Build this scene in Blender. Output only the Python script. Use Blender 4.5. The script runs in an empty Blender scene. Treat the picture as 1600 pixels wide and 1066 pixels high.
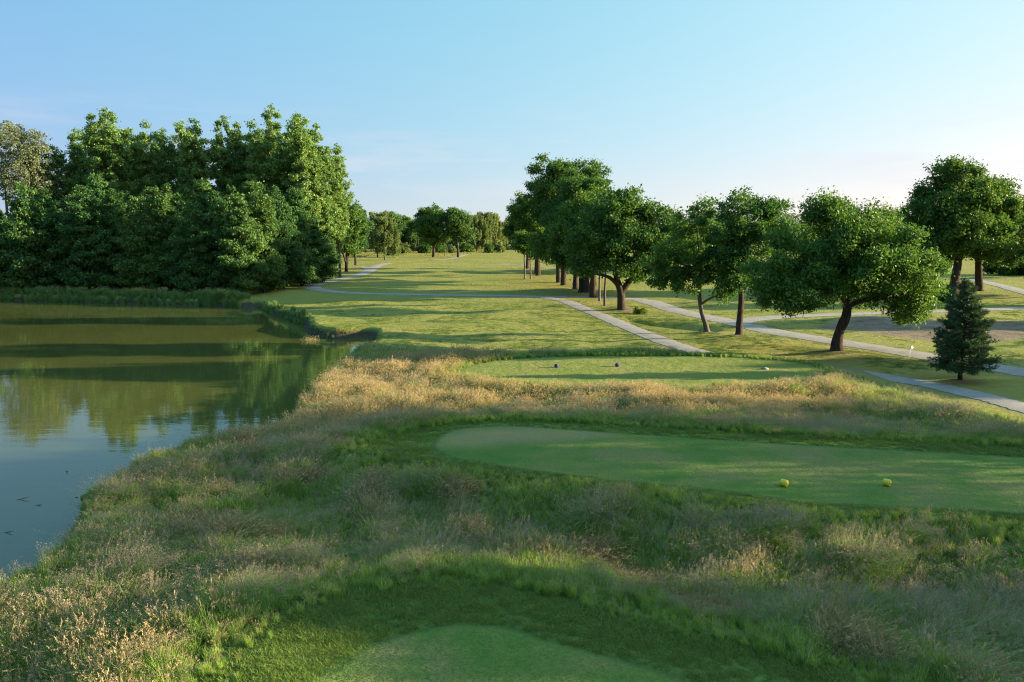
import bpy, math, random
import numpy as np
from mathutils import Vector, noise as mnoise

R = math.radians
HAZE = False
scene = bpy.context.scene
COL = scene.collection

# ------------------------------------------------------------------ camera
CAMZ, PITCH, FPX = 8.0, R(7.55), 1244.0
cam = bpy.data.cameras.new("camera")
cam.sensor_width = 36.0
cam.lens = 36.0 * FPX / 1600.0
cam.clip_end = 9000.0
cam.clip_start = 0.1
camo = bpy.data.objects.new("camera", cam)
camo.location = (0, 0, CAMZ)
camo.rotation_euler = (math.pi / 2 - PITCH, 0, 0)
COL.objects.link(camo)
scene.camera = camo


def at(px, py, z=0.0):
    """photograph pixel -> point of the horizontal plane at height z"""
    dx, dy = (px - 800) / FPX, (533 - py) / FPX
    d = np.array([dx, math.cos(PITCH) + dy * math.sin(PITCH), -math.sin(PITCH) + dy * math.cos(PITCH)])
    t = (z - CAMZ) / d[2]
    return d[0] * t, d[1] * t


def poly(pts, z=0.0, smooth=4, closed=True):
    w = np.array([at(x, y, z) for x, y in pts])
    return spline(w, smooth, closed)


def spline(w, n, closed):
    if n <= 1:
        return w
    m = len(w)
    out = []
    for i in range(m if closed else m - 1):
        if closed:
            p0, p1, p2, p3 = w[(i - 1) % m], w[i], w[(i + 1) % m], w[(i + 2) % m]
        else:
            p0, p1, p2, p3 = w[max(i - 1, 0)], w[i], w[i + 1], w[min(i + 2, m - 1)]
        for k in range(n):
            t = k / n
            out.append(0.5 * (2 * p1 + (p2 - p0) * t + (2 * p0 - 5 * p1 + 4 * p2 - p3) * t * t + (3 * p1 - p0 - 3 * p2 + p3) * t ** 3))
    if not closed:
        out.append(w[-1])
    return np.array(out)


def seg_dist(P, A, closed):
    m = len(A)
    best = np.full(len(P), 1e9)
    for i in range(m if closed else m - 1):
        a, b = A[i], A[(i + 1) % m]
        ab = b - a
        L = max(ab @ ab, 1e-12)
        t = np.clip(((P - a) @ ab) / L, 0, 1)
        d = P - (a + t[:, None] * ab)
        best = np.minimum(best, (d * d).sum(1))
    return np.sqrt(best)


def sdf(P, A):
    d = seg_dist(P, A, True)
    inside = np.zeros(len(P), bool)
    m = len(A)
    x, y = P[:, 0], P[:, 1]
    for i in range(m):
        (x1, y1), (x2, y2) = A[i], A[(i + 1) % m]
        if y1 == y2:
            continue
        c = (y1 > y) != (y2 > y)
        inside ^= c & (x < (x2 - x1) * (y - y1) / (y2 - y1) + x1)
    return np.where(inside, -d, d)


def sstep(a, b, x):
    t = np.clip((x - a) / (b - a), 0, 1)
    return t * t * (3 - 2 * t)


# ------------------------------------------------------------------ layout (read off the photograph, laid on the ground)
WATER = -0.9
far_shore = [at(x, y, WATER) for x, y in [(-420, 462), (-200, 466), (0, 471), (190, 475), (376, 481), (402, 480), (417, 488), (446, 499), (473, 509), (478, 521), (510, 529.5), (545, 529.5), (578, 527)]]
near_shore = [at(x, y, 0.35) for x, y in [(577, 530), (548, 537), (527, 552), (495, 583), (454, 610), (436, 648), (351, 668), (290, 684), (206, 718), (140, 752), (83, 805), (58, 858), (-20, 905)]]
POND = spline(np.array([(-150.0, 105.0)] + far_shore + near_shore + [(-13.5, 14.0), (-17, 6.0), (-28, -8), (-150, -10)]), 3, True)

Z1, Z2, Z3 = 0.9, 0.75, 0.4
TEE1 = poly([(500, 1080), (530, 1045), (594, 1004), (695, 978), (781, 979), (856, 1000), (950, 1026), (1078, 1066), (1250, 1130), (1300, 1400), (500, 1400)], Z1)
COL1 = poly([(330, 1100), (400, 1010), (450, 965), (520, 938), (612, 922), (700, 915), (800, 922), (913, 951), (1025, 985), (1150, 1012), (1262, 1047), (1400, 1120), (1500, 1500), (300, 1500)], Z1)
TEE2 = poly([(678, 695), (706, 673), (760, 667), (819, 667), (1000, 679), (1225, 694), (1600, 715), (1900, 735), (1900, 840), (1600, 803), (1413, 792), (1262, 784), (1113, 765), (913, 745), (760, 724), (700, 712)], Z2)
COL2 = poly([(570, 702), (610, 684), (680, 668), (760, 660), (850, 660), (1000, 668), (1300, 686), (1600, 700), (1920, 720), (1920, 870), (1600, 826), (1413, 806), (1262, 800), (1113, 778), (913, 756), (740, 736), (640, 722)], Z2)
TEE3 = poly([(760, 578), (800, 568), (860, 563), (1000, 561), (1130, 563), (1215, 570), (1240, 580), (1215, 590), (1130, 597), (1000, 599), (860, 594), (790, 587)], Z3)
COL3 = poly([(715, 580), (770, 565), (860, 558.5), (1000, 557), (1150, 559), (1250, 568), (1290, 582), (1250, 594), (1140, 602), (1000, 605), (850, 599), (740, 590)], Z3)

TALL = poly([(575, 540), (600, 546), (650, 551), (760, 555), (900, 556), (1000, 555), (1100, 558), (1180, 564), (1260, 574), (1330, 595), (1390, 610), (1450, 624), (1520, 642), (1600, 665), (1750, 714), (2100, 760), (2600, 1000), (1900, 1500), (-100, 1500), (-500, 1100), (-60, 905), (60, 850), (90, 800), (140, 748), (206, 712), (300, 676), (360, 660), (440, 640), (458, 605), (500, 578), (535, 552)], 0.0, 3)
TAN_END = poly([(686, 694), (715, 675), (800, 668.5), (900, 671), (960, 680), (900, 686), (800, 690), (740, 697)], Z2)  # tan ellipse at the left end of the second tee
SOIL = poly([(1275, 511), (1330, 500), (1450, 499), (1600, 500), (1900, 505), (1900, 535), (1600, 529), (1450, 530), (1370, 524), (1310, 516)])
DRY = poly([(560, 403), (600, 398), (680, 400), (740, 397), (770, 391), (700, 387), (600, 388), (545, 394)])
GOLD = poly([(455, 640), (470, 610), (510, 580), (600, 562), (700, 557), (780, 560), (800, 600), (900, 612), (1100, 606), (1250, 608), (1330, 622), (1290, 642), (1100, 644), (900, 652), (700, 655), (560, 662), (400, 668)], 0.3)  # sunlit band: its grass is coloured golden for the light on it
SUNLIT_GOLD2 = poly([(-200, 1000), (0, 960), (120, 945), (260, 930), (360, 925), (440, 960), (400, 1010), (340, 1080), (250, 1200), (-400, 1300)], 0.6)  # sunlit lower left corner, given some golden tufts for the same light

DITCH = spline(np.array([at(x, y) for x, y in [(985, 499), (1020, 503), (1060, 508), (1090, 513)]]), 3, False)
DITCH3 = spline(np.array([at(x, y, -0.3) for x, y in [(575, 528.5), (585, 527), (596, 525.5)]]), 2, False)
DITCH2 = spline(np.array([at(x, y) for x, y in [(1568, 473), (1600, 474), (1680, 476)]]), 2, False)

PATHS = {
    'loop': ([(606, 411.5), (589, 416), (577, 423), (562, 429.5), (530, 436.5), (497, 444), (486, 448), (497, 452.2), (523, 456), (563, 458.5), (640, 460.2), (700, 461.3), (750, 461.8), (800, 462.5), (840, 464), (900, 464.3), (960, 465.5), (1000, 469), (1026, 475), (1052, 484), (1091, 493), (1140, 503), (1207, 518), (1280, 530), (1363, 543), (1457, 558), (1552, 574), (1600, 582.5), (1800, 615)], 2.7),
    'side': ([(845, 464.2), (880, 470), (905, 479.5), (950, 498), (1000, 519), (1060, 541), (1110, 554), (1180, 562), (1260, 570), (1340, 582), (1400, 592), (1460, 603), (1530, 619), (1600, 637), (1760, 686)], 1.75),
    'spur': ([(1150, 505), (1180, 499), (1230, 495), (1300, 492), (1396, 489), (1500, 485.5), (1600, 482), (1750, 478)], 2.4),
    'far': ([(1520, 437), (1552, 444), (1575, 449.5), (1600, 457), (1680, 480)], 2.3),
    'cross': ([(755, 413.5), (790, 413.8), (820, 415.5), (850, 418), (900, 421)], 2.2),
    'end': ([(672, 407), (700, 405), (720, 400.5), (734, 394.5), (738, 391)], 2.4),
    'stub': ([(577, 421), (566, 417.5), (548, 417), (520, 418)], 2.0),
}
PATHW = {k: (spline(np.array([at(x, y) for x, y in v[0]]), 14, False), v[1]) for k, v in PATHS.items()}

TRUNKS = [(1308, 555, 1.6), (1155, 530, 1.2), (1105, 522, 1.0), (971, 486, 2.2), (1500, 597, 1.1)]


def path_dist(P):
    d = np.full(len(P), 1e9)
    for w, wid in PATHW.values():
        d = np.minimum(d, seg_dist(P, w[::5], False) - wid / 2)
    return d


def undul(P):
    x, y = P[:, 0], P[:, 1]
    return (0.10 * np.sin(x * 0.21 + 0.7) * np.sin(y * 0.17 + 1.1) + 0.06 * np.sin(x * 0.47 + y * 0.31) + 0.05 * np.sin(y * 0.6 - x * 0.25 + 2))


def hgt(P):
    P = np.asarray(P, float)
    z = np.zeros(len(P))
    r = np.hypot(P[:, 0], P[:, 1])
    near = r < 260
    if near.any():
        Q = P[near]
        pd = path_dist(Q)
        h = undul(Q) * sstep(0.5, 4, pd) * 1.6
        for C, zz, w in ((COL1, Z1, 4.0), (COL2, Z2, 4.0), (COL3, Z3, 4.0)):
            d = sdf(Q, C)
            k = sstep(w, -0.2, d)
            h = h * (1 - k) + zz * k
        h -= 0.75 * np.exp(-(seg_dist(Q, DITCH, False) / 1.5) ** 2) * sstep(0.3, 1.5, pd)
        h -= 0.6 * np.exp(-(seg_dist(Q, DITCH2, False) / 0.9) ** 2) * sstep(0.3, 1.5, pd)
        h -= 0.6 * np.exp(-(seg_dist(Q, DITCH3, False) / 0.6) ** 2)
        for (px, py, rr) in TRUNKS:
            c = np.array(at(px, py))
            h += 0.16 * np.exp(-(((Q - c) ** 2).sum(1)) / (rr * 0.9) ** 2)
        dp = sdf(Q, POND)
        k = sstep(0.0, 0.8, dp)
        h = np.where(dp > 0, (WATER - 0.06) * (1 - k) + h * k, WATER - 0.06 - np.minimum(-dp * 0.35, 1.2))
        z[near] = h
    # the land climbs a little far off to the right
    z += 7.0 * sstep(330, 520, P[:, 1]) * sstep(60, 240, P[:, 0])
    z += 2.0 * sstep(380, 600, P[:, 1])
    return z


def h1(x, y):
    return float(hgt(np.array([[x, y]]))[0])


# ------------------------------------------------------------------ mesh helpers
def mesh_np(name, V, quads=None, tris=None, mats=(), mat_idx=None, smooth=False):
    V = np.asarray(V, np.float32)
    me = bpy.data.meshes.new(name)
    nq = 0 if quads is None else len(quads)
    nt = 0 if tris is None else len(tris)
    me.vertices.add(len(V))
    me.vertices.foreach_set('co', V.ravel())
    loops = []
    if nq:
        loops.append(np.asarray(quads, np.int32).ravel())
    if nt:
        loops.append(np.asarray(tris, np.int32).ravel())
    lv = np.concatenate(loops)
    me.loops.add(len(lv))
    me.loops.foreach_set('vertex_index', lv)
    me.polygons.add(nq + nt)
    st = np.concatenate([np.arange(nq) * 4, nq * 4 + np.arange(nt) * 3]).astype(np.int32)
    me.polygons.foreach_set('loop_start', st)
    for m in mats:
        me.materials.append(m)
    if mat_idx is not None:
        me.polygons.foreach_set('material_index', np.asarray(mat_idx, np.int32))
    if smooth:
        me.polygons.foreach_set('use_smooth', np.ones(nq + nt, bool))
    me.update(calc_edges=True)
    me.validate()
    return me


def obj(name, me, parent=None, loc=None):
    o = bpy.data.objects.new(name, me)
    COL.objects.link(o)
    if parent:
        o.parent = parent
    if loc is not None:
        o.location = loc
    return o


def tag(o, label=None, cat=None, group=None, kind=None):
    if label:
        o['label'] = label
    if cat:
        o['category'] = cat
    if group:
        o['group'] = group
    if kind:
        o['kind'] = kind
    return o


class Geo:
    def __init__(s):
        s.V, s.Q, s.T, s.n = [], [], [], 0

    def add(s, V, quads=None, tris=None):
        s.V.append(np.asarray(V, float))
        if quads is not None and len(quads):
            s.Q.append(np.asarray(quads) + s.n)
        if tris is not None and len(tris):
            s.T.append(np.asarray(tris) + s.n)
        s.n += len(V)

    def tube(s, pts, rad, k=8, cap=True, wob=0.0, seed=0):
        pts = np.asarray(pts, float)
        n = len(pts)
        rad = np.broadcast_to(np.asarray(rad, float), (n,))
        tang = np.gradient(pts, axis=0)
        tang /= np.linalg.norm(tang, axis=1)[:, None] + 1e-9
        ref = np.array([0, 0, 1.0]) if abs(tang[:, 2]).mean() < 0.8 else np.array([1.0, 0, 0])
        u = np.cross(tang, ref)
        u /= np.linalg.norm(u, axis=1)[:, None] + 1e-9
        v = np.cross(tang, u)
        a = np.arange(k) * 2 * math.pi / k
        rr = np.ones((n, k))
        if wob:
            g = np.random.default_rng(seed)
            rr += wob * (g.normal(size=(1, k)) * 0.6 + g.normal(size=(n, k)) * 0.5)
        ring = pts[:, None] + (rad[:, None] * rr)[:, :, None] * (np.cos(a)[None, :, None] * u[:, None] + np.sin(a)[None, :, None] * v[:, None])
        Q = []
        for i in range(n - 1):
            for j in range(k):
                Q.append((i * k + j, i * k + (j + 1) % k, (i + 1) * k + (j + 1) % k, (i + 1) * k + j))
        V = ring.reshape(-1, 3)
        T = []
        if cap:
            V = np.vstack([V, pts[:1], pts[-1:]])
            for j in range(k):
                T.append((n * k, (j + 1) % k, j))
                T.append((n * k + 1, (n - 1) * k + j, (n - 1) * k + (j + 1) % k))
        s.add(V, Q, T)

    def box(s, c, d, rz=0.0):
        c = np.array(c, float)
        x, y, z = np.array(d, float) / 2
        V = np.array([[i, j, k] for k in (-z, z) for j in (-y, y) for i in (-x, x)])
        if rz:
            cs, sn = math.cos(rz), math.sin(rz)
            V = V @ np.array([[cs, sn, 0], [-sn, cs, 0], [0, 0, 1]])
        s.add(V + c, [(0, 2, 3, 1), (4, 5, 7, 6), (0, 1, 5, 4), (2, 6, 7, 3), (0, 4, 6, 2), (1, 3, 7, 5)])

    def mesh(s, name, mats, smooth=False):
        return mesh_np(name, np.vstack(s.V), np.vstack(s.Q) if s.Q else None, np.vstack(s.T) if s.T else None, mats, smooth=smooth)


# ------------------------------------------------------------------ materials
def new_mat(name):
    m = bpy.data.materials.new(name)
    m.use_nodes = True
    nt = m.node_tree
    nt.nodes.clear()
    return m, nt


def N(nt, t, **kw):
    n = nt.nodes.new(t)
    for k, v in kw.items():
        if k.startswith('i_'):
            key = k[2:]
            key = int(key) if key.isdigit() else key.replace('_', ' ')
            n.inputs[key].default_value = v
        else:
            setattr(n, k, v)
    return n


def ramp(nt, src, stops):
    r = N(nt, 'ShaderNodeValToRGB')
    e = r.color_ramp.elements
    while len(e) < len(stops):
        e.new(0.5)
    for el, (p, c) in zip(e, stops):
        el.position = p
        el.color = (*c, 1)
    nt.links.new(src, r.inputs[0])
    return r.outputs[0]


def mixc(nt, fac, a, b):
    m = N(nt, 'ShaderNodeMix', data_type='RGBA')
    L = nt.links.new
    if hasattr(fac, 'links'):
        L(fac, m.inputs[0])
    else:
        m.inputs[0].default_value = fac
    for s, v in ((6, a), (7, b)):
        if hasattr(v, 'links'):
            L(v, m.inputs[s])
        else:
            m.inputs[s].default_value = (*v, 1)
    return m.outputs[2]


def mth(nt, op, a, b=None, c=None):
    m = N(nt, 'ShaderNodeMath', operation=op)
    for i, v in enumerate((a, b, c)):
        if v is None:
            continue
        if hasattr(v, 'links'):
            nt.links.new(v, m.inputs[i])
        else:
            m.inputs[i].default_value = v
    return m.outputs[0]


def noise_n(nt, vec, scale, detail=3, rough=0.55):
    n = N(nt, 'ShaderNodeTexNoise', i_Scale=scale, i_Detail=detail, i_Roughness=rough)
    nt.links.new(vec, n.inputs['Vector'])
    return n.outputs[0]


def leaf_mat(name, dark, light, trans=0.35, sat_t=(1.25, 1.15, 0.5), rough=0.5, world_scale=0.45, inst=False):
    m, nt = new_mat(name)
    L = nt.links.new
    geo = N(nt, 'ShaderNodeNewGeometry')
    tex = N(nt, 'ShaderNodeTexCoord')
    nz = noise_n(nt, tex.outputs['Object'], world_scale, 2)
    f = mth(nt, 'ADD', mth(nt, 'MULTIPLY', geo.outputs['Random Per Island'], 0.55), mth(nt, 'MULTIPLY', mth(nt, 'SUBTRACT', nz, 0.36), 1.7))
    oi = N(nt, 'ShaderNodeObjectInfo')
    f = mth(nt, 'ADD', f, mth(nt, 'MULTIPLY', mth(nt, 'SUBTRACT', oi.outputs['Random'], 0.5), 0.7 if inst else 0.45))
    c = ramp(nt, f, [(0.05, dark), (0.95, light)])
    hs = N(nt, 'ShaderNodeVectorMath', operation='MULTIPLY')
    L(c, hs.inputs[0])
    hs.inputs[1].default_value = sat_t
    bs = N(nt, 'ShaderNodeBsdfPrincipled')
    L(c, bs.inputs['Base Color'])
    bs.inputs['Roughness'].default_value = rough
    bs.inputs['Specular IOR Level'].default_value = 0.12
    tr = N(nt, 'ShaderNodeBsdfTranslucent')
    L(hs.outputs[0], tr.inputs['Color'])
    mx = N(nt, 'ShaderNodeMixShader', i_0=trans)
    L(bs.outputs[0], mx.inputs[1])
    L(tr.outputs[0], mx.inputs[2])
    out = N(nt, 'ShaderNodeOutputMaterial')
    L(mx.outputs[0], out.inputs[0])
    return m


def simple_mat(name, stops, scale=3.0, rough=0.8, bump=0.0, bscale=20.0, spec=0.3, stretch=None):
    m, nt = new_mat(name)
    L = nt.links.new
    tex = N(nt, 'ShaderNodeTexCoord')
    vec = tex.outputs['Object']
    if stretch:
        mp = N(nt, 'ShaderNodeMapping')
        mp.inputs['Scale'].default_value = stretch
        L(vec, mp.inputs[0])
        vec = mp.outputs[0]
    c = ramp(nt, noise_n(nt, vec, scale, 5, 0.65), stops)
    bs = N(nt, 'ShaderNodeBsdfPrincipled')
    L(c, bs.inputs['Base Color'])
    bs.inputs['Roughness'].default_value = rough
    bs.inputs['Specular IOR Level'].default_value = spec
    if bump:
        b = N(nt, 'ShaderNodeBump', i_Strength=bump, i_Distance=0.05)
        L(noise_n(nt, vec, bscale, 4, 0.7), b.inputs['Height'])
        L(b.outputs[0], bs.inputs['Normal'])
    out = N(nt, 'ShaderNodeOutputMaterial')
    L(bs.outputs[0], out.inputs[0])
    return m


M_ASH = leaf_mat('ash_leaf', (0.034, 0.105, 0.027), (0.108, 0.2, 0.036))
M_OAK = leaf_mat('oak_leaf', (0.036, 0.102, 0.026), (0.11, 0.195, 0.036))
M_ALDER = leaf_mat('alder_leaf', (0.036, 0.105, 0.034), (0.1, 0.178, 0.044), trans=0.3)
M_POPLAR = leaf_mat('poplar_leaf', (0.08, 0.17, 0.05), (0.195, 0.3, 0.082), rough=0.4)
M_PALE = leaf_mat('pale_leaf', (0.115, 0.15, 0.085), (0.2, 0.235, 0.13))
M_BIRCH = leaf_mat('birch_leaf', (0.1, 0.155, 0.055), (0.19, 0.24, 0.085))
M_PINE = leaf_mat('pine_needle', (0.04, 0.085, 0.04), (0.085, 0.14, 0.06), trans=0.12)
M_BUSHY = leaf_mat('bush_leaf', (0.08, 0.13, 0.02), (0.16, 0.23, 0.04))
M_WOODS = leaf_mat('wood_leaf', (0.055, 0.105, 0.04), (0.11, 0.17, 0.06), world_scale=0.05)
M_BARK = simple_mat('bark', [(0.3, (0.026, 0.019, 0.013)), (0.7, (0.085, 0.065, 0.047))], 4, 0.9, 1.0, 9, 0.1, (2.5, 2.5, 0.5))
M_BARKG = simple_mat('grey_bark', [(0.3, (0.06, 0.052, 0.042)), (0.7, (0.17, 0.15, 0.125))], 4, 0.9, 0.8, 9, 0.1, (2.5, 2.5, 0.5))

# grass blades
M_BLADE = leaf_mat('green_blade', (0.11, 0.225, 0.036), (0.34, 0.46, 0.095), trans=0.4, rough=0.45, inst=True)
M_HEAD = leaf_mat('bent_seedhead', (0.25, 0.21, 0.14), (0.43, 0.36, 0.24), trans=0.35, sat_t=(1.1, 1.0, 0.85), rough=0.7, inst=True)
M_GOLD = leaf_mat('gold_blade', (0.15, 0.185, 0.045), (0.36, 0.33, 0.11), trans=0.4, sat_t=(1.15, 1.0, 0.7), rough=0.5, inst=True)
M_GHEAD = leaf_mat('gold_seedhead', (0.31, 0.245, 0.115), (0.58, 0.46, 0.245), trans=0.4, sat_t=(1.1, 1.0, 0.75), rough=0.7, inst=True)  # gold pair: sunlit tint of the meadow grass, shared with the dry grass
M_LAWNB = leaf_mat('lawn_blade', (0.1, 0.18, 0.032), (0.23, 0.29, 0.06), trans=0.4, inst=True)
M_REED = leaf_mat('reed_blade', (0.07, 0.16, 0.04), (0.16, 0.26, 0.07), trans=0.3, inst=True)


# ------------------------------------------------------------------ ground sheet
def build_ground():
    a = np.concatenate([np.linspace(-48, 48, 420), np.linspace(48, 312, 90)[1:-1]])
    th = np.radians(90 - a)
    r = [0.0, 4.0]
    while r[-1] < 5000:
        x = r[-1]
        step = x * (0.0085 if x < 50 else 0.0048 if x < 92 else 0.008 if x < 130 else 0.02 if x < 450 else 0.12)
        if x < 11:
            step = 0.6
        r.append(x + step)
    r = np.array(r[1:])
    nr, nc = len(r), len(a)
    P = np.stack([r[:, None] * np.cos(th)[None], r[:, None] * np.sin(th)[None]], -1).reshape(-1, 2)
    P = np.vstack([P, [[0.0, 0.0]]])
    z = hgt(P)
    V = np.column_stack([P, z])
    i, j = np.meshgrid(np.arange(nr - 1), np.arange(nc), indexing='ij')
    j2 = (j + 1) % nc
    Q = np.stack([i * nc + j, (i + 1) * nc + j, (i + 1) * nc + j2, i * nc + j2], -1).reshape(-1, 4)[:, ::-1]
    jj = np.arange(nc)
    T = np.stack([np.full(nc, nr * nc), (jj + 1) % nc, jj], -1)
    me = mesh_np('ground', V, Q, T, smooth=True)
    me.materials.append(ground_mat())
    far = np.hypot(P[:, 0], P[:, 1]) > 330

    def attr(name, vals):
        at_ = me.attributes.new(name, 'FLOAT', 'POINT')
        at_.data.foreach_set('value', np.clip(np.where(far, 60, vals), -60, 60).astype(np.float32))
    attr('d_pond', sdf(P, POND))
    attr('d_tee', np.minimum(sdf(P, TEE1), sdf(P, TEE2)))
    attr('d_teec', sdf(P, TEE3))
    attr('d_collar', np.minimum(sdf(P, COL1), sdf(P, COL2)))
    attr('d_colc', sdf(P, COL3))
    attr('d_tall', sdf(P, TALL))
    attr('d_worn', sdf(P, TAN_END))
    attr('d_soil', sdf(P, SOIL))
    attr('d_dry', sdf(P, DRY))
    attr('d_path', path_dist(P))
    db = np.full(len(P), 60.0)
    for px, py, rr in TRUNKS + [(p[0], p[1], 0.9) for p in ROW]:
        c = np.array(at(px, py))
        db = np.minimum(db, np.hypot(*(P - c).T) - rr)
    attr('d_bare', db)
    o = obj('ground', me)
    tag(o, 'rolling mown grass ground of the golf course with tees and banks', 'ground', kind='structure')


def ground_mat():
    m, nt = new_mat('turf')
    L = nt.links.new
    tex = N(nt, 'ShaderNodeTexCoord')
    V = tex.outputs['Object']
    big = noise_n(nt, V, 0.06, 4)
    mid = noise_n(nt, V, 0.55, 4, 0.6)
    fine = noise_n(nt, V, 9.0, 4, 0.7)
    vfine = noise_n(nt, V, 38.0, 3, 0.7)

    def A(name):
        return N(nt, 'ShaderNodeAttribute', attribute_name=name).outputs['Fac']

    def mask(src, lo, hi, namp=0.3, nsrc=None):
        d = mth(nt, 'ADD', src, mth(nt, 'MULTIPLY', mth(nt, 'SUBTRACT', nsrc or fine, 0.5), namp))
        mr = N(nt, 'ShaderNodeMapRange', i_1=lo, i_2=hi, i_3=1.0, i_4=0.0)
        L(d, mr.inputs[0])
        return mr.outputs[0]
    mixn = mth(nt, 'ADD', mth(nt, 'MULTIPLY', big, 0.6), mth(nt, 'MULTIPLY', mid, 0.5))
    fair = ramp(nt, mixn, [(0.34, (0.18, 0.210, 0.036)), (0.52, (0.255, 0.235, 0.042)), (0.72, (0.34, 0.27, 0.070))])
    fair = mixc(nt, mth(nt, 'MULTIPLY', vfine, 0.45), fair, (0.09, 0.12, 0.02))
    tuf = noise_n(nt, V, 1.7, 5, 0.7)
    fair = mixc(nt, mth(nt, 'MULTIPLY', ramp(nt, tuf, [(0.42, (0, 0, 0)), (0.62, (1, 1, 1))]), 0.32), fair, (0.105, 0.165, 0.028))
    fair = mixc(nt, mth(nt, 'MULTIPLY', ramp(nt, noise_n(nt, V, 0.33, 5, 0.7), [(0.52, (0, 0, 0)), (0.68, (1, 1, 1))]), 0.3), fair, (0.32, 0.27, 0.09))
    tall = ramp(nt, fine, [(0.3, (0.07, 0.11, 0.025)), (0.7, (0.14, 0.16, 0.055))])
    collar = ramp(nt, mth(nt, 'ADD', mth(nt, 'MULTIPLY', fine, 0.65), mth(nt, 'MULTIPLY', mid, 0.35)), [(0.36, (0.055, 0.11, 0.020)), (0.5, (0.105, 0.185, 0.032)), (0.64, (0.18, 0.20, 0.055))])
    teec = ramp(nt, mth(nt, 'ADD', mth(nt, 'MULTIPLY', mid, 0.6), mth(nt, 'MULTIPLY', noise_n(nt, V, 0.22, 5, 0.65), 0.4)), [(0.34, (0.085, 0.165, 0.024)), (0.46, (0.125, 0.20, 0.032)), (0.55, (0.20, 0.215, 0.050)), (0.65, (0.28, 0.215, 0.080))])
    worn = ramp(nt, noise_n(nt, V, 0.28, 5, 0.7), [(0.50, (0, 0, 0)), (0.66, (1, 1, 1))])
    teec = mixc(nt, mth(nt, 'MULTIPLY', worn, 0.5), teec, (0.25, 0.205, 0.085))
    grain = mth(nt, 'ADD', mth(nt, 'MULTIPLY', noise_n(nt, V, 16.0, 4, 0.75), 0.6), mth(nt, 'MULTIPLY', noise_n(nt, V, 60.0, 2, 0.7), 0.4))
    teec = mixc(nt, ramp(nt, grain, [(0.42, (0.75, 0.75, 0.75)), (0.60, (0, 0, 0))]), teec, (0.055, 0.115, 0.018))
    c = mixc(nt, mask(A('d_dry'), -2, 2, 3, mid), fair, (0.30, 0.25, 0.10))
    c = mixc(nt, mask(A('d_tall'), -0.6, 0.4, 1.0), c, tall)
    c = mixc(nt, mask(A('d_colc'), -0.5, 0.4, 0.8), c, mixc(nt, 0.35, fair, collar))
    c = mixc(nt, mask(A('d_teec'), -0.5, 0.2, 0.6), c, mixc(nt, 0.4, fair, teec))
    c = mixc(nt, mask(A('d_collar'), -0.15, 0.15, 0.35), c, collar)
    # the mown step's shadow is painted as a thin dark line round each tee
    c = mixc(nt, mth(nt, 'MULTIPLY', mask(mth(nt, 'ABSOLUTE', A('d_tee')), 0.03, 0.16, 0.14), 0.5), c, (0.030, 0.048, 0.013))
    teec = mixc(nt, mth(nt, 'MULTIPLY', mask(A('d_worn'), -0.5, 0.5, 1.4, mid), 0.6), teec, (0.29, 0.225, 0.095))
    c = mixc(nt, mask(A('d_tee'), -0.22, 0.06, 0.30), c, teec)
    soil = ramp(nt, mth(nt, 'ADD', mth(nt, 'MULTIPLY', fine, 0.5), mth(nt, 'MULTIPLY', mid, 0.5)), [(0.36, (0.095, 0.068, 0.040)), (0.52, (0.195, 0.145, 0.088)), (0.66, (0.26, 0.20, 0.125))])
    c = mixc(nt, mask(A('d_soil'), -0.8, 0.6, 2.0, mid), c, soil)
    c = mixc(nt, mth(nt, 'MULTIPLY', mask(A('d_bare'), -0.8, 0.3, 1.0), 0.85), c, soil)
    c = mixc(nt, mth(nt, 'MULTIPLY', mask(A('d_path'), 0.05, 0.5, 0.5), 0.6), c, (0.20, 0.17, 0.10))
    c = mixc(nt, mask(A('d_pond'), 0.40, 0.62, 0.35), c, (0.07, 0.058, 0.034))
    bs = N(nt, 'ShaderNodeBsdfPrincipled')
    L(c, bs.inputs['Base Color'])
    bs.inputs['Roughness'].default_value = 0.9
    bs.inputs['Specular IOR Level'].default_value = 0.12
    # the turf is made of standing blades: its fine normals lean every way
    nz3 = N(nt, 'ShaderNodeTexNoise', i_Scale=55.0, i_Detail=2.0, i_Roughness=0.6)
    L(V, nz3.inputs['Vector'])
    va = N(nt, 'ShaderNodeVectorMath', operation='SUBTRACT')
    L(nz3.outputs[1], va.inputs[0])
    va.inputs[1].default_value = (0.5, 0.5, 0.5)
    vb = N(nt, 'ShaderNodeVectorMath', operation='MULTIPLY')
    L(va.outputs[0], vb.inputs[0])
    vb.inputs[1].default_value = (3.0, 3.0, 0.0)
    vc = N(nt, 'ShaderNodeVectorMath', operation='ADD')
    L(vb.outputs[0], vc.inputs[0])
    vc.inputs[1].default_value = (0, 0, 1.0)
    vd = N(nt, 'ShaderNodeVectorMath', operation='NORMALIZE')
    L(vc.outputs[0], vd.inputs[0])
    bp = N(nt, 'ShaderNodeBump', i_Strength=0.55, i_Distance=0.16)
    L(mth(nt, 'ADD', noise_n(nt, V, 2.2, 4, 0.6), mth(nt, 'MULTIPLY', noise_n(nt, V, 0.5, 2), 1.2)), bp.inputs['Height'])
    L(vd.outputs[0], bp.inputs['Normal'])
    L(bp.outputs[0], bs.inputs['Normal'])
    out = N(nt, 'ShaderNodeOutputMaterial')
    L(bs.outputs[0], out.inputs[0])
    return m


M_PATH = simple_mat('path_gravel', [(0.25, (0.20, 0.178, 0.140)), (0.45, (0.265, 0.238, 0.192)), (0.6, (0.295, 0.265, 0.215)), (0.78, (0.36, 0.32, 0.26))], 0.8, 0.9, 0.25, 40, 0.2)


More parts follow.
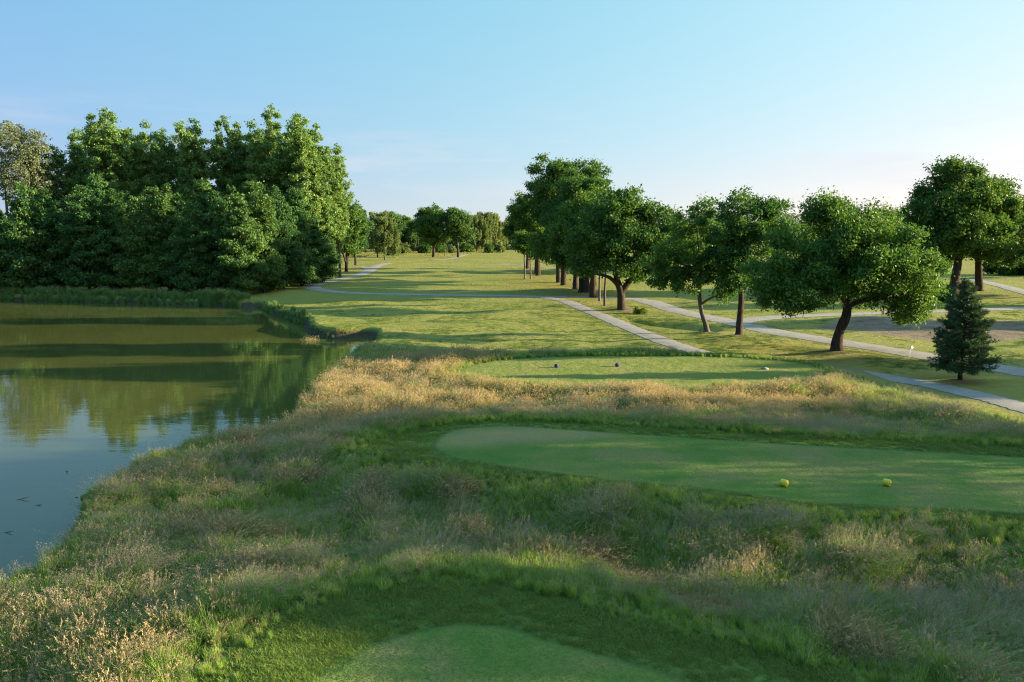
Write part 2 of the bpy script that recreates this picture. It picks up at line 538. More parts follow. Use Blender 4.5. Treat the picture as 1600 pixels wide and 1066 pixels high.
def build_paths():
    lab = {'loop': 'long pale gravel cart path looping past the wood and crossing the fairway',
           'side': 'narrow pale path branching toward the viewer beside the blue tee',
           'spur': 'pale track branching right beyond the bare soil patch',
           'far': 'short pale path curving away at the far right edge',
           'cross': 'thin pale path seen end on behind the avenue trees',
           'end': 'far pale path beside the two dark trees on the fairway',
           'stub': 'short pale stub path joining the loop by the wood'}
    for n, (k, (w, wid)) in enumerate(PATHW.items()):
        t = np.gradient(w, axis=0)
        t /= np.linalg.norm(t, axis=1)[:, None]
        nrm = np.column_stack([-t[:, 1], t[:, 0]])
        g = np.random.default_rng(n)
        s = np.linspace(0, 1, 5)
        rows = []
        lw = wid / 2 * (1 + 0.05 * np.sin(np.arange(len(w)) * 0.31 + n) + g.normal(0, 0.035, len(w)))
        cw = g.normal(0, 0.05, len(w))[:, None]
        for q in s:
            p = w + nrm * ((lw * (2 * q - 1))[:, None] + cw * (2 * q - 1) ** 2)
            rows.append(np.column_stack([p, np.full(len(w), 0.016 + n * 0.004 + 0.03 * (1 - (2 * q - 1) ** 2))]))
        V = np.stack(rows, 1)
        m_, k_ = V.shape[:2]
        i, j = np.meshgrid(np.arange(m_ - 1), np.arange(k_ - 1), indexing='ij')
        Q = np.stack([i * k_ + j, i * k_ + j + 1, (i + 1) * k_ + j + 1, (i + 1) * k_ + j], -1).reshape(-1, 4)[:, ::-1]
        o = obj('path', mesh_np('path', V.reshape(-1, 3), Q, None, [M_PATH], smooth=True))
        tag(o, lab[k], 'path', kind='structure')


def build_water():
    m, nt = new_mat('pond_water')
    L = nt.links.new
    tex = N(nt, 'ShaderNodeTexCoord')
    mp = N(nt, 'ShaderNodeMapping')
    mp.inputs['Rotation'].default_value = (0, 0, R(12))
    mp.inputs['Scale'].default_value = (0.35, 1.0, 1.0)
    L(tex.outputs['Object'], mp.inputs[0])
    bs = N(nt, 'ShaderNodeBsdfPrincipled')
    L(ramp(nt, noise_n(nt, tex.outputs['Object'], 0.05, 3), [(0.3, (0.068, 0.078, 0.020)), (0.7, (0.082, 0.090, 0.024))]), bs.inputs['Base Color'])
    bs.inputs['Roughness'].default_value = 0.03
    bs.inputs['IOR'].default_value = 1.38
    b = N(nt, 'ShaderNodeBump', i_Strength=0.10, i_Distance=0.05)
    h = mth(nt, 'ADD', noise_n(nt, mp.outputs[0], 1.3, 2, 0.5), mth(nt, 'MULTIPLY', noise_n(nt, mp.outputs[0], 6.0, 2, 0.5), 0.22))
    L(h, b.inputs['Height'])
    L(b.outputs[0], bs.inputs['Normal'])
    out = N(nt, 'ShaderNodeOutputMaterial')
    L(bs.outputs[0], out.inputs[0])
    V = [(-160, -20, WATER), (5, -20, WATER), (5, 130, WATER), (-160, 130, WATER)]
    o = obj('water', mesh_np('water', V, [(0, 1, 2, 3)], None, [m]))
    tag(o, 'still olive green pond water reflecting trees and sky', 'water', kind='structure')


# ------------------------------------------------------------------ trees
def leaves(rng, C, out, size, aspect=0.55, up=0.35, outw=0.45):
    """one folded leaf-shaped quad per centre"""
    n = len(C)
    nrm = rng.normal(size=(n, 3))
    nrm /= np.linalg.norm(nrm, axis=1)[:, None]
    nrm = nrm + up * np.array([0, 0, 1.0]) + outw * out
    nrm /= np.linalg.norm(nrm, axis=1)[:, None] + 1e-9
    u = np.cross(nrm, rng.normal(size=(n, 3)))
    u /= np.linalg.norm(u, axis=1)[:, None] + 1e-9
    v = np.cross(nrm, u)
    s = size * rng.uniform(0.5, 1.6, n)[:, None]
    V = np.stack([C - u * s * 0.5, C + v * s * aspect * 0.5 + nrm * s * 0.08, C + u * s * 0.5 - nrm * s * 0.12, C - v * s * aspect * 0.5 + nrm * s * 0.08], 1)
    return V.reshape(-1, 3), np.arange(n * 4).reshape(-1, 4)


def sample_boughs(rng, lobes, nb, gap, shell=0.6):
    lobes = np.array(lobes, float)
    vol = lobes[:, 3] * lobes[:, 4] * lobes[:, 5]
    pts = []
    tries = 0
    while len(pts) < nb and tries < nb * 60:
        tries += 1
        l = lobes[rng.choice(len(lobes), p=vol ** 0.55 / (vol ** 0.55).sum())]
        d = rng.normal(size=3)
        d /= np.linalg.norm(d)
        rr = shell + (1 - shell) * rng.random() ** 0.5 if rng.random() < 0.8 else rng.random() * shell
        if rng.random() < 0.14:
            rr += rng.uniform(0.08, 0.26)
        p = l[:3] + d * rr * l[3:]
        if pts and gap > 0 and np.min(np.linalg.norm(np.array(pts) - p, axis=1)) < gap:
            continue
        pts.append(p)
    return np.array(pts)


def limb_curve(rng, a, b, sag=0.12, n=6):
    a, b = np.array(a, float), np.array(b, float)
    t = np.linspace(0, 1, n)[:, None]
    L = np.linalg.norm(b - a)
    off = rng.normal(size=3) * L * 0.07
    bend = np.array([0, 0, L * sag])
    return a + (b - a) * t + (off + bend) * (4 * t * (1 - t)) * 0.6


def make_tree(seed, trunk, tr, lobes, nb, br, lpb, lsize, flat=0.7, gap=None, limbs_from=0.55, twigs=True, aspect=0.55, up=0.35, limb_r=0.42, fine=0.35, cut=0.15):
    """returns (trunk mesh builder, leaf verts, leaf quads).  trunk: polyline, tr: its radii."""
    rng = np.random.default_rng(seed)
    g = Geo()
    trunk = spline(np.array(trunk, float), 4, False)
    tr = np.interp(np.linspace(0, 1, len(trunk)), np.linspace(0, 1, len(tr)), tr)
    flare = 1 + 0.7 * np.exp(-np.linspace(0, 1, len(trunk)) * np.linalg.norm(trunk[-1] - trunk[0]) / 0.35)
    g.tube(trunk, tr * flare, 10, wob=0.10, seed=seed)
    B = sample_boughs(rng, lobes, nb, gap if gap is not None else br * 0.75)
    # limbs to lobe centres
    nodes = [trunk[int(len(trunk) * q)] for q in np.linspace(limbs_from, 0.99, 5)]
    nrad = [float(np.interp(q, np.linspace(0, 1, len(tr)), tr)) for q in np.linspace(limbs_from, 0.99, 5)]
    for l in sorted(lobes, key=lambda q: np.linalg.norm(np.array(q[:3]) - trunk[-1])):
        c = np.array(l[:3], float)
        D = [np.linalg.norm(c - p) + 0.8 * max(0, p[2] - c[2] + 0.6) for p in nodes]
        k = int(np.argmin(D))
        cv = limb_curve(rng, nodes[k], c, 0.10)
        r0 = nrad[k] * 0.72
        r1 = max(nrad[k] * limb_r * 0.6, 0.03)
        g.tube(cv, np.linspace(r0, r1, len(cv)), 7, wob=0.06, seed=seed + k)
        for q in (2, 3, 4, 5):
            nodes.append(cv[q])
            nrad.append(float(np.linspace(r0, r1, len(cv))[q]))
    if twigs:
        nd = np.array(nodes)
        for b in B:
            d = np.linalg.norm(nd - b, axis=1)
            k = int(np.argmin(d))
            if d[k] < 0.25:
                continue
            cv = limb_curve(rng, nd[k], b, 0.05, 5)
            r0 = min(nrad[k] * 0.5, 0.03 + 0.02 * d[k])
            g.tube(cv, np.linspace(r0, 0.012, 5), 4, cap=False)
    ctr = B.mean(0)
    Cs, Os = [], []
    for b in B:
        n = int(lpb * rng.uniform(0.6, 1.4))
        rad = br * rng.uniform(0.65, 1.3)
        # several sprays in each bough
        ns = max(3, int(n / 22))
        sd = rng.normal(size=(ns, 3))
        sd /= np.linalg.norm(sd, axis=1)[:, None]
        sd[:, 2] = sd[:, 2] * flat + 0.12
        sp = b + sd * rad * rng.uniform(0.35, 1.0, (ns, 1))
        w = rng.integers(0, ns, n)
        p = sp[w] + rng.normal(size=(n, 3)) * rad * fine * np.array([1, 1, 0.75])
        o = p - ctr
        o = o / (np.linalg.norm(o, axis=1)[:, None] + 1e-6) * 0.5 + (p - b) / (np.linalg.norm(p - b, axis=1)[:, None] + 1e-6) * 0.6
        Cs.append(p)
        Os.append(o)
    Cs, Os = np.vstack(Cs), np.vstack(Os)
    k = Cs[:, 2] > cut
    V, Q = leaves(rng, Cs[k], Os[k], lsize, aspect, up)
    return g, V, Q


class Proto:
    def __init__(s, name, geo, V, Q, bark, leaf):
        s.name = name
        s.trunk = geo.mesh('trunk', [bark], smooth=True)
        s.crown = mesh_np('crown', V, Q, None, [leaf])


def plant(p, xy, label, cat, group=None, rz=0.0, sc=1.0, z=None, name=None, szz=None):
    e = bpy.data.objects.new(name or p.name, None)
    COL.objects.link(e)
    e.empty_display_size = 0.5
    zz = h1(*xy) - 0.03 if z is None else z
    e.location = (xy[0], xy[1], zz)
    e.rotation_euler = (0, 0, rz)
    e.scale = (sc, sc, szz or sc)
    tag(e, label, cat, group)
    obj('trunk', p.trunk, e)
    obj('crown', p.crown, e)
    return e


def rand_lobes(seed, cz, rx, rz, n, zlow, lr=0.55):
    g = np.random.default_rng(seed)
    out = [(0, 0, cz, rx * 0.52, rx * 0.52, rz * 0.66)]
    for i in range(n):
        a = i * 2.4 + g.uniform(-0.4, 0.4)
        q = g.uniform(0.35, 0.62)
        zz = cz + rz * g.uniform(-0.7, 0.66)
        k = math.sqrt(max(0.15, 1 - ((zz - cz) / rz) ** 2))
        s = g.uniform(0.55, 1.1) * lr
        out.append((rx * q * k * math.cos(a) * 1.05, rx * q * k * math.sin(a) * 1.05, max(zz, zlow + rz * s * 0.5), rx * s * 0.9, rx * s * 0.9, rz * s * 0.62))
    return out


# avenue of trees: pixel base, kind, width scale, height
ROW = [(824, 419.6), (838.5, 426), (841, 432), (819.5, 438), (829, 437.5), (873, 441.6), (881, 445.4), (899, 452.6), (908.6, 458.4), (917, 459), (927, 465), (937, 470), (945, 478)]


def build_trees():
    # ---- the broad ash at the right
    lob = [(-1, 0, 7.0, 3.3, 3.3, 2.7), (2.5, 0., 6.7, 3.1, 3.3, 2.6), (-3.7, 0.5, 5.3, 2.2, 2.8, 2.2), (4.3, -.5, 4.8, 1.9, 2.8, 2.4), (0.5, 1, 5.4, 3.8, 3.8, 2.6),
           (0.4, -2.3, 5.9, 2.8, 2.3, 2.4), (4.9, 0., 3.4, 1.15, 1.8, 1.5), (-4.3, -.5, 3.9, 1.4, 2, 1.1), (-0.9, 0, 9.0, 1.3, 1.4, 1.2), (3.6, -1.6, 3.6, 1.5, 1.6, 1.2), (-2.4, -2, 4.2, 1.6, 1.4, 1.0)]
    g, V, Q = make_tree(11, [(0, 0, -0.2), (-0.02, 0, 0.7), (0.15, 0, 1.5), (0.5, 0, 2.5), (0.45, 0.1, 3.6), (0.2, 0.2, 5.2)], [0.40, 0.33, 0.30, 0.28, 0.24, 0.15], lob, 200, 0.76, 540, 0.175, limbs_from=0.42, fine=0.34)
    p = Proto('ash_tree', g, V, Q, M_BARK, M_ASH)
    plant(p, at(1308, 555), 'large round crowned green tree with a leaning dark trunk beside the cart path', 'tree')
    # ---- slim tree with straight trunk
    lob = [(0.3, 0, 9.5, 2.0, 1.9, 1.8), (-0.9, 0, 7.0, 1.7, 1.9, 1.8), (1.7, 0, 7.6, 1.6, 1.9, 1.6), (0.4, .5, 5.6, 2.0, 1.9, 1.5), (-0.6, -.5, 4.3, 1.4, 1.4, 1.0), (2.2, 0.2, 9.4, 1.0, 1.0, 0.8)]
    g, V, Q = make_tree(12, [(0, 0, -0.2), (0, 0, 1.0), (0.06, 0, 2.6), (0.0, 0.1, 5.0), (0.3, 0.1, 8.2)], [0.30, 0.25, 0.22, 0.15, 0.06], lob, 96, 0.58, 290, 0.19, limbs_from=0.4, gap=0.55, fine=0.33)
    p = Proto('ash_tree', g, V, Q, M_BARK, M_ASH)
    plant(p, at(1155, 530), 'airy light green tree on a straight trunk beside the leaning trunk tree', 'tree')
    # ---- slim tree with leaning trunk
    lob = [(-1.2, 0, 8.7, 1.8, 1.8, 1.7), (-3, 0, 6.3, 1.7, 1.9, 1.7), (-.9, 0, 6.1, 2.1, 2.0, 1.8), (0.6, 0, 5.0, 1.4, 1.5, 1.3), (-3.3, 0, 4.3, 1.4, 1.4, 1.0), (1.5, -.5, 3.5, .8, .8, .7), (-1.4, -.6, 4.3, 1.5, 1.2, 0.9), (-0.6, 0, 10.0, 0.8, 0.8, 0.6)]
    g, V, Q = make_tree(13, [(0, 0, -0.2), (-0.15, 0, 0.6), (-0.5, 0, 1.6), (-0.72, 0, 3.0), (-0.7, 0.1, 5.0), (-1.0, 0, 7.6)], [0.25, 0.2, 0.17, 0.15, 0.12, 0.05], lob, 100, 0.58, 270, 0.19, limbs_from=0.5, gap=0.55, fine=0.33)
    p = Proto('ash_tree', g, V, Q, M_BARKG, M_ASH)
    plant(p, at(1105, 522), 'small airy tree on a thin trunk leaning left by the path', 'tree')
    # ---- forked oak at the near end of the avenue
    lob = [(0, 0, 9.6, 3.4, 3.4, 2.8), (3.4, 0, 8.6, 2.4, 2.9, 2.3), (-3.2, 0, 7.8, 2.5, 2.9, 2.4), (0.5, -1.5, 6.6, 3.3, 2.8, 2.1), (4, 0, 6.2, 1.8, 2.4, 1.8), (-3.6, -.5, 5.2, 1.9, 2.1, 1.6), (1.6, -0.6, 4.3, 1.5, 1.4, .9), (-0.8, -1.8, 5.0, 1.6, 1.3, 0.9)]
    g, V, Q = make_tree(14, [(0, 0, -0.2), (-0.05, 0, 0.9), (-0.15, 0, 2.0), (-0.5, 0, 3.0), (-0.7, 0, 4.4), (-0.4, 0.2, 7.0)], [0.50, 0.44, 0.42, 0.36, 0.27, 0.15], lob, 170, 0.9, 300, 0.26, limbs_from=0.36)
    g.tube(spline(np.array([(-0.1, 0, 1.7), (0.7, 0, 2.9), (1.5, 0, 3.9), (2.4, 0, 5.2), (3.3, 0, 7.0)]), 4, False), np.linspace(0.36, 0.10, 17), 9, wob=0.06)
    g.tube(spline(np.array([(-0.3, 0, 2.4), (-1.3, -0.3, 3.4), (-2.6, -0.4, 3.8), (-3.6, -0.5, 3.9)]), 4, False), np.linspace(0.24, 0.07, 13), 8, wob=0.06)
    p = Proto('oak_tree', g, V, Q, M_BARK, M_OAK)
    plant(p, at(971, 486), 'dark green oak with a thick forked trunk at the near end of the avenue', 'tree')

    # ---- avenue trees, five prototypes
    protos = []
    for i, (H, rx, n, sd) in enumerate([(17, 6.2, 11, 21), (20, 6.6, 12, 22), (15, 5.4, 10, 23)]):
        cz = H * 0.58
        lob = rand_lobes(sd, cz, rx, H * 0.44, n, H * 0.12)
        g, V, Q = make_tree(sd, [(0, 0, -0.3), (0.05, 0, 1.5), (0.15, 0.1, H * 0.25), (0.0, 0, H * 0.45), (0.2, 0, H * 0.7)], [0.55, 0.45, 0.40, 0.28, 0.1], lob, 220, 1.05, 270, 0.29, limbs_from=0.35)
        protos.append(Proto('oak_tree', g, V, Q, M_BARK, M_OAK))
    lob = rand_lobes(24, 6.6, 2.3, 2.6, 6, 3.4)
    g, V, Q = make_tree(24, [(0, 0, -0.3), (0.05, 0, 2), (0.0, 0.1, 4.5), (0.1, 0, 7)], [0.17, 0.14, 0.12, 0.05], lob, 60, 0.7, 130, 0.30, limbs_from=0.5)
    thin = Proto('young_tree', g, V, Q, M_BARKG, M_ASH)
    # (px, py, proto, scale, rot, label)
    RT = [(824, 419.6, 0, 1.02, 0.3, 'farthest dark oak with a thick trunk at the far end of the avenue'),
          (838.5, 426, 2, 1.05, 1.3, 'dark oak half hidden behind the leaning trunk at the far end of the avenue'),
          (841, 432, 0, 0.98, 2.2, 'dark oak with a thick leaning trunk near the far end of the avenue'),
          (873, 441.6, 1, 0.95, 3.0, 'tall dark oak, left of the two trunks standing close together mid avenue'),
          (881, 445.4, 1, 1.06, 4.4, 'tallest dark oak of the avenue, right of the two close trunks'),
          (899, 452.6, 1, 0.88, 5.4, 'dark oak on the stoutest trunk at the middle of the avenue'),
          (908.6, 458.4, 2, 0.92, 0.9, 'dark oak on a slim trunk just beyond the path crossing'),
          (917, 459, 2, 1.0, 2.9, 'dark oak on a stout ragged trunk just beyond the path crossing'),
          (927, 465, 2, 0.93, 4.0, 'dark oak with a thick black trunk standing beside the path crossing')]
    for px, py, k, s, rz, lb in RT:
        plant(protos[k], at(px, py), lb, 'tree', 'oaks of the avenue', rz, s)
    for (px, py, s, rz, lb) in [(819.5, 438, 1.0, 0.5, 'young tree on a thin pole trunk, leftmost of the avenue'),
                                (829, 437.5, 0.9, 1.9, 'young tree on a thin pole trunk, second from the left of the avenue'),
                                (937, 470, 0.92, 2.9, 'slim tree with a thin trunk left of its near twin by the forked oak'),
                                (945, 478, 0.9, 4.1, 'slim dark tree with a thin trunk nearest the forked oak')]:
        plant(thin, at(px, py), lb, 'tree', 'thin trunked trees in the avenue', rz, s)

    lob = rand_lobes(28, 8.6, 5.6, 6.2, 10, 1.6)
    g, V, Q = make_tree(28, [(0, 0, -0.3), (0.05, 0, 1.5), (0.15, 0.1, 3.5), (0.0, 0, 6.5), (0.2, 0, 10.5)], [0.42, 0.36, 0.32, 0.22, 0.08], lob, 200, 0.95, 36, 0.27, limbs_from=0.35)
    protos.append(Proto('oak_tree', g, V, Q, M_BARK, M_OAK))
    # ---- two big oaks at the right edge
    lob = [(0.8, 0, 13.8, 4.0, 4, 3.4), (-3.4, 0, 10.6, 3.6, 4, 3.2), (3.6, 0, 10.8, 3.6, 4, 3.2), (0, -2, 8.4, 4.4, 3.6, 2.8), (-4.0, 0, 7.2, 2.8, 3, 2.4), (4.6, 0, 7.0, 3.2, 3, 2.2), (-1.6, 0, 16.2, 1.8, 1.8, 1.4), (3.2, 0, 15.0, 2, 2, 1.6), (-4.6, 0, 13.4, 1.6, 1.6, 1.2)]
    g, V, Q = make_tree(31, [(0, 0, -0.3), (0.1, 0, 1.5), (0.3, 0, 3.5), (0.5, 0, 6), (0.8, 0, 11)], [0.75, 0.6, 0.52, 0.4, 0.15], lob, 230, 1.15, 260, 0.34, limbs_from=0.35)
    p = Proto('oak_tree', g, V, Q, M_BARK, M_OAK)
    plant(p, at(1489, 459.5), 'big dark oak with the tallest crown at the right, behind the pine', 'tree', 'two big oaks behind the pine', 0.0, 1.0)
    plant(p, at(1530, 456), 'big oak farthest right, its crown cut by the edge of the photo', 'tree', 'two big oaks behind the pine', 2.4, 0.88)

    # ---- pine
    rng = np.random.default_rng(41)
    g = Geo()
    Hp = 5.5
    g.tube([(0, 0, -0.2), (0, 0, 1.2), (0.05, 0, 3), (0.05, 0, 5.3)], [0.16, 0.12, 0.08, 0.015], 8, wob=0.05)
    Cn, Dn = [], []
    for zz in np.arange(0.65, 5.35, 0.18):
        f = (zz - 0.75) / (Hp - 0.75)
        Lr = (1.95 * max(0.0, 1 - f) ** 0.95 + 0.10) * (0.8 if zz < 0.95 else 1)
        nbr = 6 if f < 0.7 else 4
        a0 = rng.uniform(0, 6)
        for q in range(nbr):
            a = a0 + q * 2 * math.pi / nbr + rng.normal(0, 0.35)
            L_ = Lr * rng.uniform(0.5, 1.12)
            up_ = rng.uniform(-0.05, 0.25) + 0.5 * f
            t = np.linspace(0, 1, 5)
            cv = np.column_stack([np.cos(a) * L_ * t, np.sin(a) * L_ * t, zz + rng.normal(0, 0.07) + L_ * (up_ * t ** 1.6) - 0.05 * t * L_])
            g.tube(cv, np.linspace(0.03, 0.008, 5), 4, cap=False)
            m = int(16 + 34 * L_)
            tt = rng.uniform(0.22, 1.0, m) ** 0.8
            pos = np.column_stack([np.interp(tt, t, cv[:, k]) for k in range(3)])
            side = rng.normal(size=(m, 3)) * np.array([0.14, 0.14, 0.09]) * (0.5 + L_ * 0.6 * (1.2 - tt))[:, None]
            pos = pos + side
            for c_, tq in zip(pos, tt):
                nn = 15
                d = rng.normal(size=(nn, 3)) * 0.75 + np.array([np.cos(a), np.sin(a), 0.75])
                d /= np.linalg.norm(d, axis=1)[:, None]
                Cn.append(np.repeat(c_[None], nn, 0))
                Dn.append(d * rng.uniform(0.10, 0.17, (nn, 1)))
    Cn, Dn = np.vstack(Cn), np.vstack(Dn)
    w = np.cross(Dn, rng.normal(size=Dn.shape))
    w = w / (np.linalg.norm(w, axis=1)[:, None] + 1e-9) * 0.009
    V = np.stack([Cn - w, Cn + w, Cn + Dn + w * 0.4, Cn + Dn - w * 0.4], 1).reshape(-1, 3)
    p = Proto('pine_tree', g, V, np.arange(len(V)).reshape(-1, 4), M_BARK, M_PINE)
    plant(p, at(1500, 597), 'small dark conical pine standing alone at the right', 'pine tree')

    # ---- wood on the far bank: alders in front
    al = []
    for i, (H, rx, n, sd) in enumerate([(14, 3.9, 17, 51), (15.5, 4.2, 18, 52), (12.5, 3.7, 16, 53), (14.5, 3.5, 17, 54)]):
        gg = np.random.default_rng(sd)
        lob = []
        for q in range(n + 9):
            f = (q + 0.5) / (n + 9)
            zz = H * (0.06 + 0.86 * f)
            wr = rx * (0.95 if f < 0.42 else 0.95 * max(0.12, 1 - (f - 0.42) / 0.66)) * gg.uniform(0.6, 1.15)
            a_ = q * 2.4 + gg.uniform(-.6, .6)
            lob.append((wr * 0.62 * math.cos(a_), wr * 0.62 * math.sin(a_), zz, wr * 0.42 + 0.35, wr * 0.42 + 0.35, H * 0.05 + 0.2))
        lob.append((gg.uniform(-.4, .4), 0, H * 0.95, 0.5, 0.5, 0.9))
        g, V, Q = make_tree(sd, [(0, 0, -0.3), (0.1, 0, 2), (0, 0.1, H * 0.4), (0.1, 0, H * 0.85)], [0.22, 0.18, 0.13, 0.03], lob, 160, 0.82, 250, 0.26, limbs_from=0.15, flat=0.35, fine=0.30)
        al.append(Proto('alder_tree', g, V, Q, M_BARK, M_ALDER))
    rng = np.random.default_rng(5)
    ordn = ['leftmost', 'second from the left', 'third from the left', 'fourth from the left', 'fifth from the left', 'sixth from the left', 'seventh from the left', 'eighth from the left', 'ninth from the left', 'tenth from the left', 'eleventh from the left', 'twelfth from the left', 'thirteenth from the left', 'fourteenth from the left', 'fifteenth from the left', 'sixteenth from the left']
    front = [(-40, 456, 14.0), (8, 455, 12.0), (52, 457, 14.6), (96, 455, 13.0), (140, 456, 15.6), (183, 456, 14.6), (226, 457, 12.6), (266, 456, 15.0), (306, 458, 13.2), (345, 458, 14.6), (382, 459, 13.0), (414, 456, 15.2), (444, 452, 13.6), (470, 447, 12.0), (492, 442, 10.6), (512, 436, 9.5)]
    for i, (px, py, H) in enumerate(front):
        k = i % 4
        base = [14, 15.5, 12.5, 14.5][k]
        s = H / base
        plant(al[k], at(px, py), 'dense dark green waterside tree, %s in the front row beyond the pond' % ordn[i], 'tree', 'front trees of the pond wood', rng.uniform(0, 6.28), s)
    second = [(-20, 447, 15.5), (32, 447, 14.5), (78, 447, 16.0), (122, 447, 14.5), (165, 446, 16.5), (205, 447, 15), (246, 446, 16.5), (288, 447, 15), (328, 446, 16), (366, 447, 15.5), (402, 446, 17), (436, 446, 16), (466, 441, 15)]
    for i, (px, py, H) in enumerate(second):
        k = (i + 2) % 4
        s = H / [14, 15.5, 12.5, 14.5][k]
        plant(al[k], at(px, py), 'mid green bushy tree, %s in the second row of the pond wood' % ordn[i], 'tree', 'second row of the pond wood', rng.uniform(0, 6.28), s)
    # edge of the wood, running away along the loop path
    for px, py, H, k, lb in [(493, 434, 11.5, 0, 'bushy tree on a short trunk inside the bend of the loop path'),
                             (508, 432, 12.5, 3, 'bushy tree on a visible pale trunk inside the bend of the loop path'),
                             (541, 424.5, 15.0, 1, 'dark spreading tree with a stout trunk overhanging the loop path'),
                             (556, 414, 15, 0, 'rounded green tree at the far end of the wood beyond the loop path'),
                             (528, 414, 19, 1, 'tall green tree behind the spreading tree at the wood end')]:
        pr = edge_protos()[k % 2]
        plant(pr, at(px, py), lb, 'tree', None, rng.uniform(0, 6.28), H / 14.0)

    # ---- poplars
    pop = []
    for i, (H, rx, sd) in enumerate([(30, 3.9, 61), (31, 4.3, 62), (28, 3.5, 63), (30, 4.0, 64)]):
        gg = np.random.default_rng(sd)
        lob = []
        # several upright leaders, each a slim spindle
        for ld in range(5):
            a_ = ld * 1.9 + gg.uniform(-.5, .5)
            off = 0.0 if ld == 0 else rx * gg.uniform(0.42, 0.62)
            top = H * (0.97 if ld == 0 else gg.uniform(0.78, 0.95))
            for q in range(8):
                f = (q + 0.5) / 8
                zz = H * 0.28 + (top - H * 0.28) * f
                w_ = rx * 0.44 * (0.75 + 0.45 * math.sin(math.pi * min(1.0, 0.12 + 0.8 * f))) * (1.0 if f < 0.7 else 1.0 - 1.1 * (f - 0.7))
                lob.append((off * math.cos(a_) * (0.75 + 0.25 * f) + gg.normal(0, .25), off * math.sin(a_) * (0.75 + 0.25 * f) + gg.normal(0, .25), zz, max(w_, 0.9), max(w_, 0.9), H * 0.05))
        g, V, Q = make_tree(sd, [(0, 0, -0.3), (0.1, 0, 5), (0, 0.2, H * 0.5), (0.3, 0, H * 0.88)], [0.34, 0.28, 0.2, 0.05], lob, 185, 0.72, 210, 0.27, limbs_from=0.25, gap=0.7, flat=1.0, fine=0.36, aspect=0.8)
        pop.append(Proto('poplar_tree', g, V, Q, M_BARKG, M_POPLAR))
    pl = [(98, 437, 27.0), (130, 437, 26.5), (168, 436, 29.8), (196, 434, 30.2), (243, 435, 29.8), (276, 436, 29.0), (322, 438, 28.0), (352, 435, 29.2), (398, 437, 30.3), (432, 436, 30.6), (463, 436, 29.8), (488, 434, 29.0), (506, 431, 27.0), (524, 429, 24.5)]
    for i, (px, py, H) in enumerate(pl):
        k = i % 4
        y_ = py
        x, y = at(px, y_)
        # crown top in the picture fixes the height
        s = 1.03 * H / [30, 31, 28, 30][k]
        D = y / 150.0
        plant(pop[k], (x * 150 / y, 150.0 + (i * 37 % 11) - 4), 'tall light green poplar, %s of those rising above the pond wood' % ordn[i], 'poplar tree', 'poplars above the pond wood', rng.uniform(0, 6.28), s)
    # second poplar line behind
    for i, px in enumerate([150, 215, 262, 300, 378, 415, 448]):
        k = (i + 1) % 4
        plant(pop[k], ((px - 800) / FPX * 168, 168.0), 'tall poplar, %s in the line half hidden behind the front poplars' % ordn[i], 'poplar tree', 'poplars behind the front line', rng.uniform(0, 6.28), 30.0 / [30, 31, 28, 30][k])
    # ---- pale, half bare trees at the left edge
    gg = np.random.default_rng(71)
    lob = []
    for q in range(12):
        a = q * 2.4
        zz = 17 + 11 * (q / 12)
        lob.append((2.8 * math.cos(a), 2.8 * math.sin(a), zz, 1.5, 1.5, 2.4))
    g, V, Q = make_tree(71, [(0, 0, -0.3), (0.1, 0, 5), (0, 0.2, 13), (0.2, 0, 20)], [0.36, 0.3, 0.22, 0.1], lob, 130, 0.9, 48, 0.33, limbs_from=0.3, gap=0.7, flat=1.1)
    pale = Proto('pale_tree', g, V, Q, M_BARKG, M_PALE)
    for px, H, lb in [(6, 29.2, 'pale half bare tree at the very left edge of the photo'), (34, 29.0, 'pale half bare tree with grey branches, second from the left edge'), (58, 28.0, 'pale half bare tree with grey branches beside the first dark poplar')]:
        plant(pale, ((px - 800) / FPX * 141, 141 + (H - 28) * 2), lb, 'tree', 'pale half bare trees', rng.uniform(0, 6.28), H / 30.5)

    # ---- far end of the fairway
    e0, e1 = edge_protos()
    plant(edge_protos()[1], at(677, 402), 'dark multi stemmed tree, left of the pair on the far fairway', 'tree', 'pair of dark trees on the far fairway', 0.4, 1.36)
    plant(edge_protos()[0], at(716, 402.5), 'dark round crowned tree, right of the pair on the far fairway', 'tree', 'pair of dark trees on the far fairway', 2.4, 1.38)
    plant(thin, at(695, 400.5), 'thin stemmed young tree between the pair of dark trees', 'tree', None, 0.4, 1.1)
    # weeping birches
    gg = np.random.default_rng(81)
    g = Geo()
    g.tube([(0, 0, -0.3), (0.1, 0, 4), (0, 0.1, 9), (0.2, 0, 14)], [0.28, 0.22, 0.15, 0.03], 8, wob=0.06)
    Cs = []
    for q in range(75):
        zz = gg.uniform(4.0, 14.0)
        rr = 4.8 * math.sqrt(max(0.05, 1 - ((zz - 7.5) / 7.5) ** 2)) * gg.uniform(0.35, 1)
        a = gg.uniform(0, 6.28)
        e = np.array([rr * math.cos(a), rr * math.sin(a), zz])
        g.tube(limb_curve(gg, (0, 0, max(3, zz - 3)), e, 0.15, 5), np.linspace(0.05, 0.01, 5), 4, cap=False)
        for s_ in range(5):
            L_ = gg.uniform(1.2, 3.6)
            n = int(L_ * 30)
            t = gg.random(n)
            o = gg.normal(size=3) * np.array([0.6, 0.6, 0.25])
            Cs.append(e + o + np.column_stack([gg.normal(0, .16, n), gg.normal(0, .16, n), -t * L_]))
    Cs = np.vstack(Cs)
    Cs = Cs[Cs[:, 2] > 0.5]
    V, Q = leaves(gg, Cs, np.zeros_like(Cs), 0.36)
    birch = Proto('birch_tree', g, V, Q, M_BARKG, M_BIRCH)
    plant(birch, at(601, 406.5), 'pale weeping birch standing at the edge of the dry grass', 'birch tree', None, 0.3, 1.02)
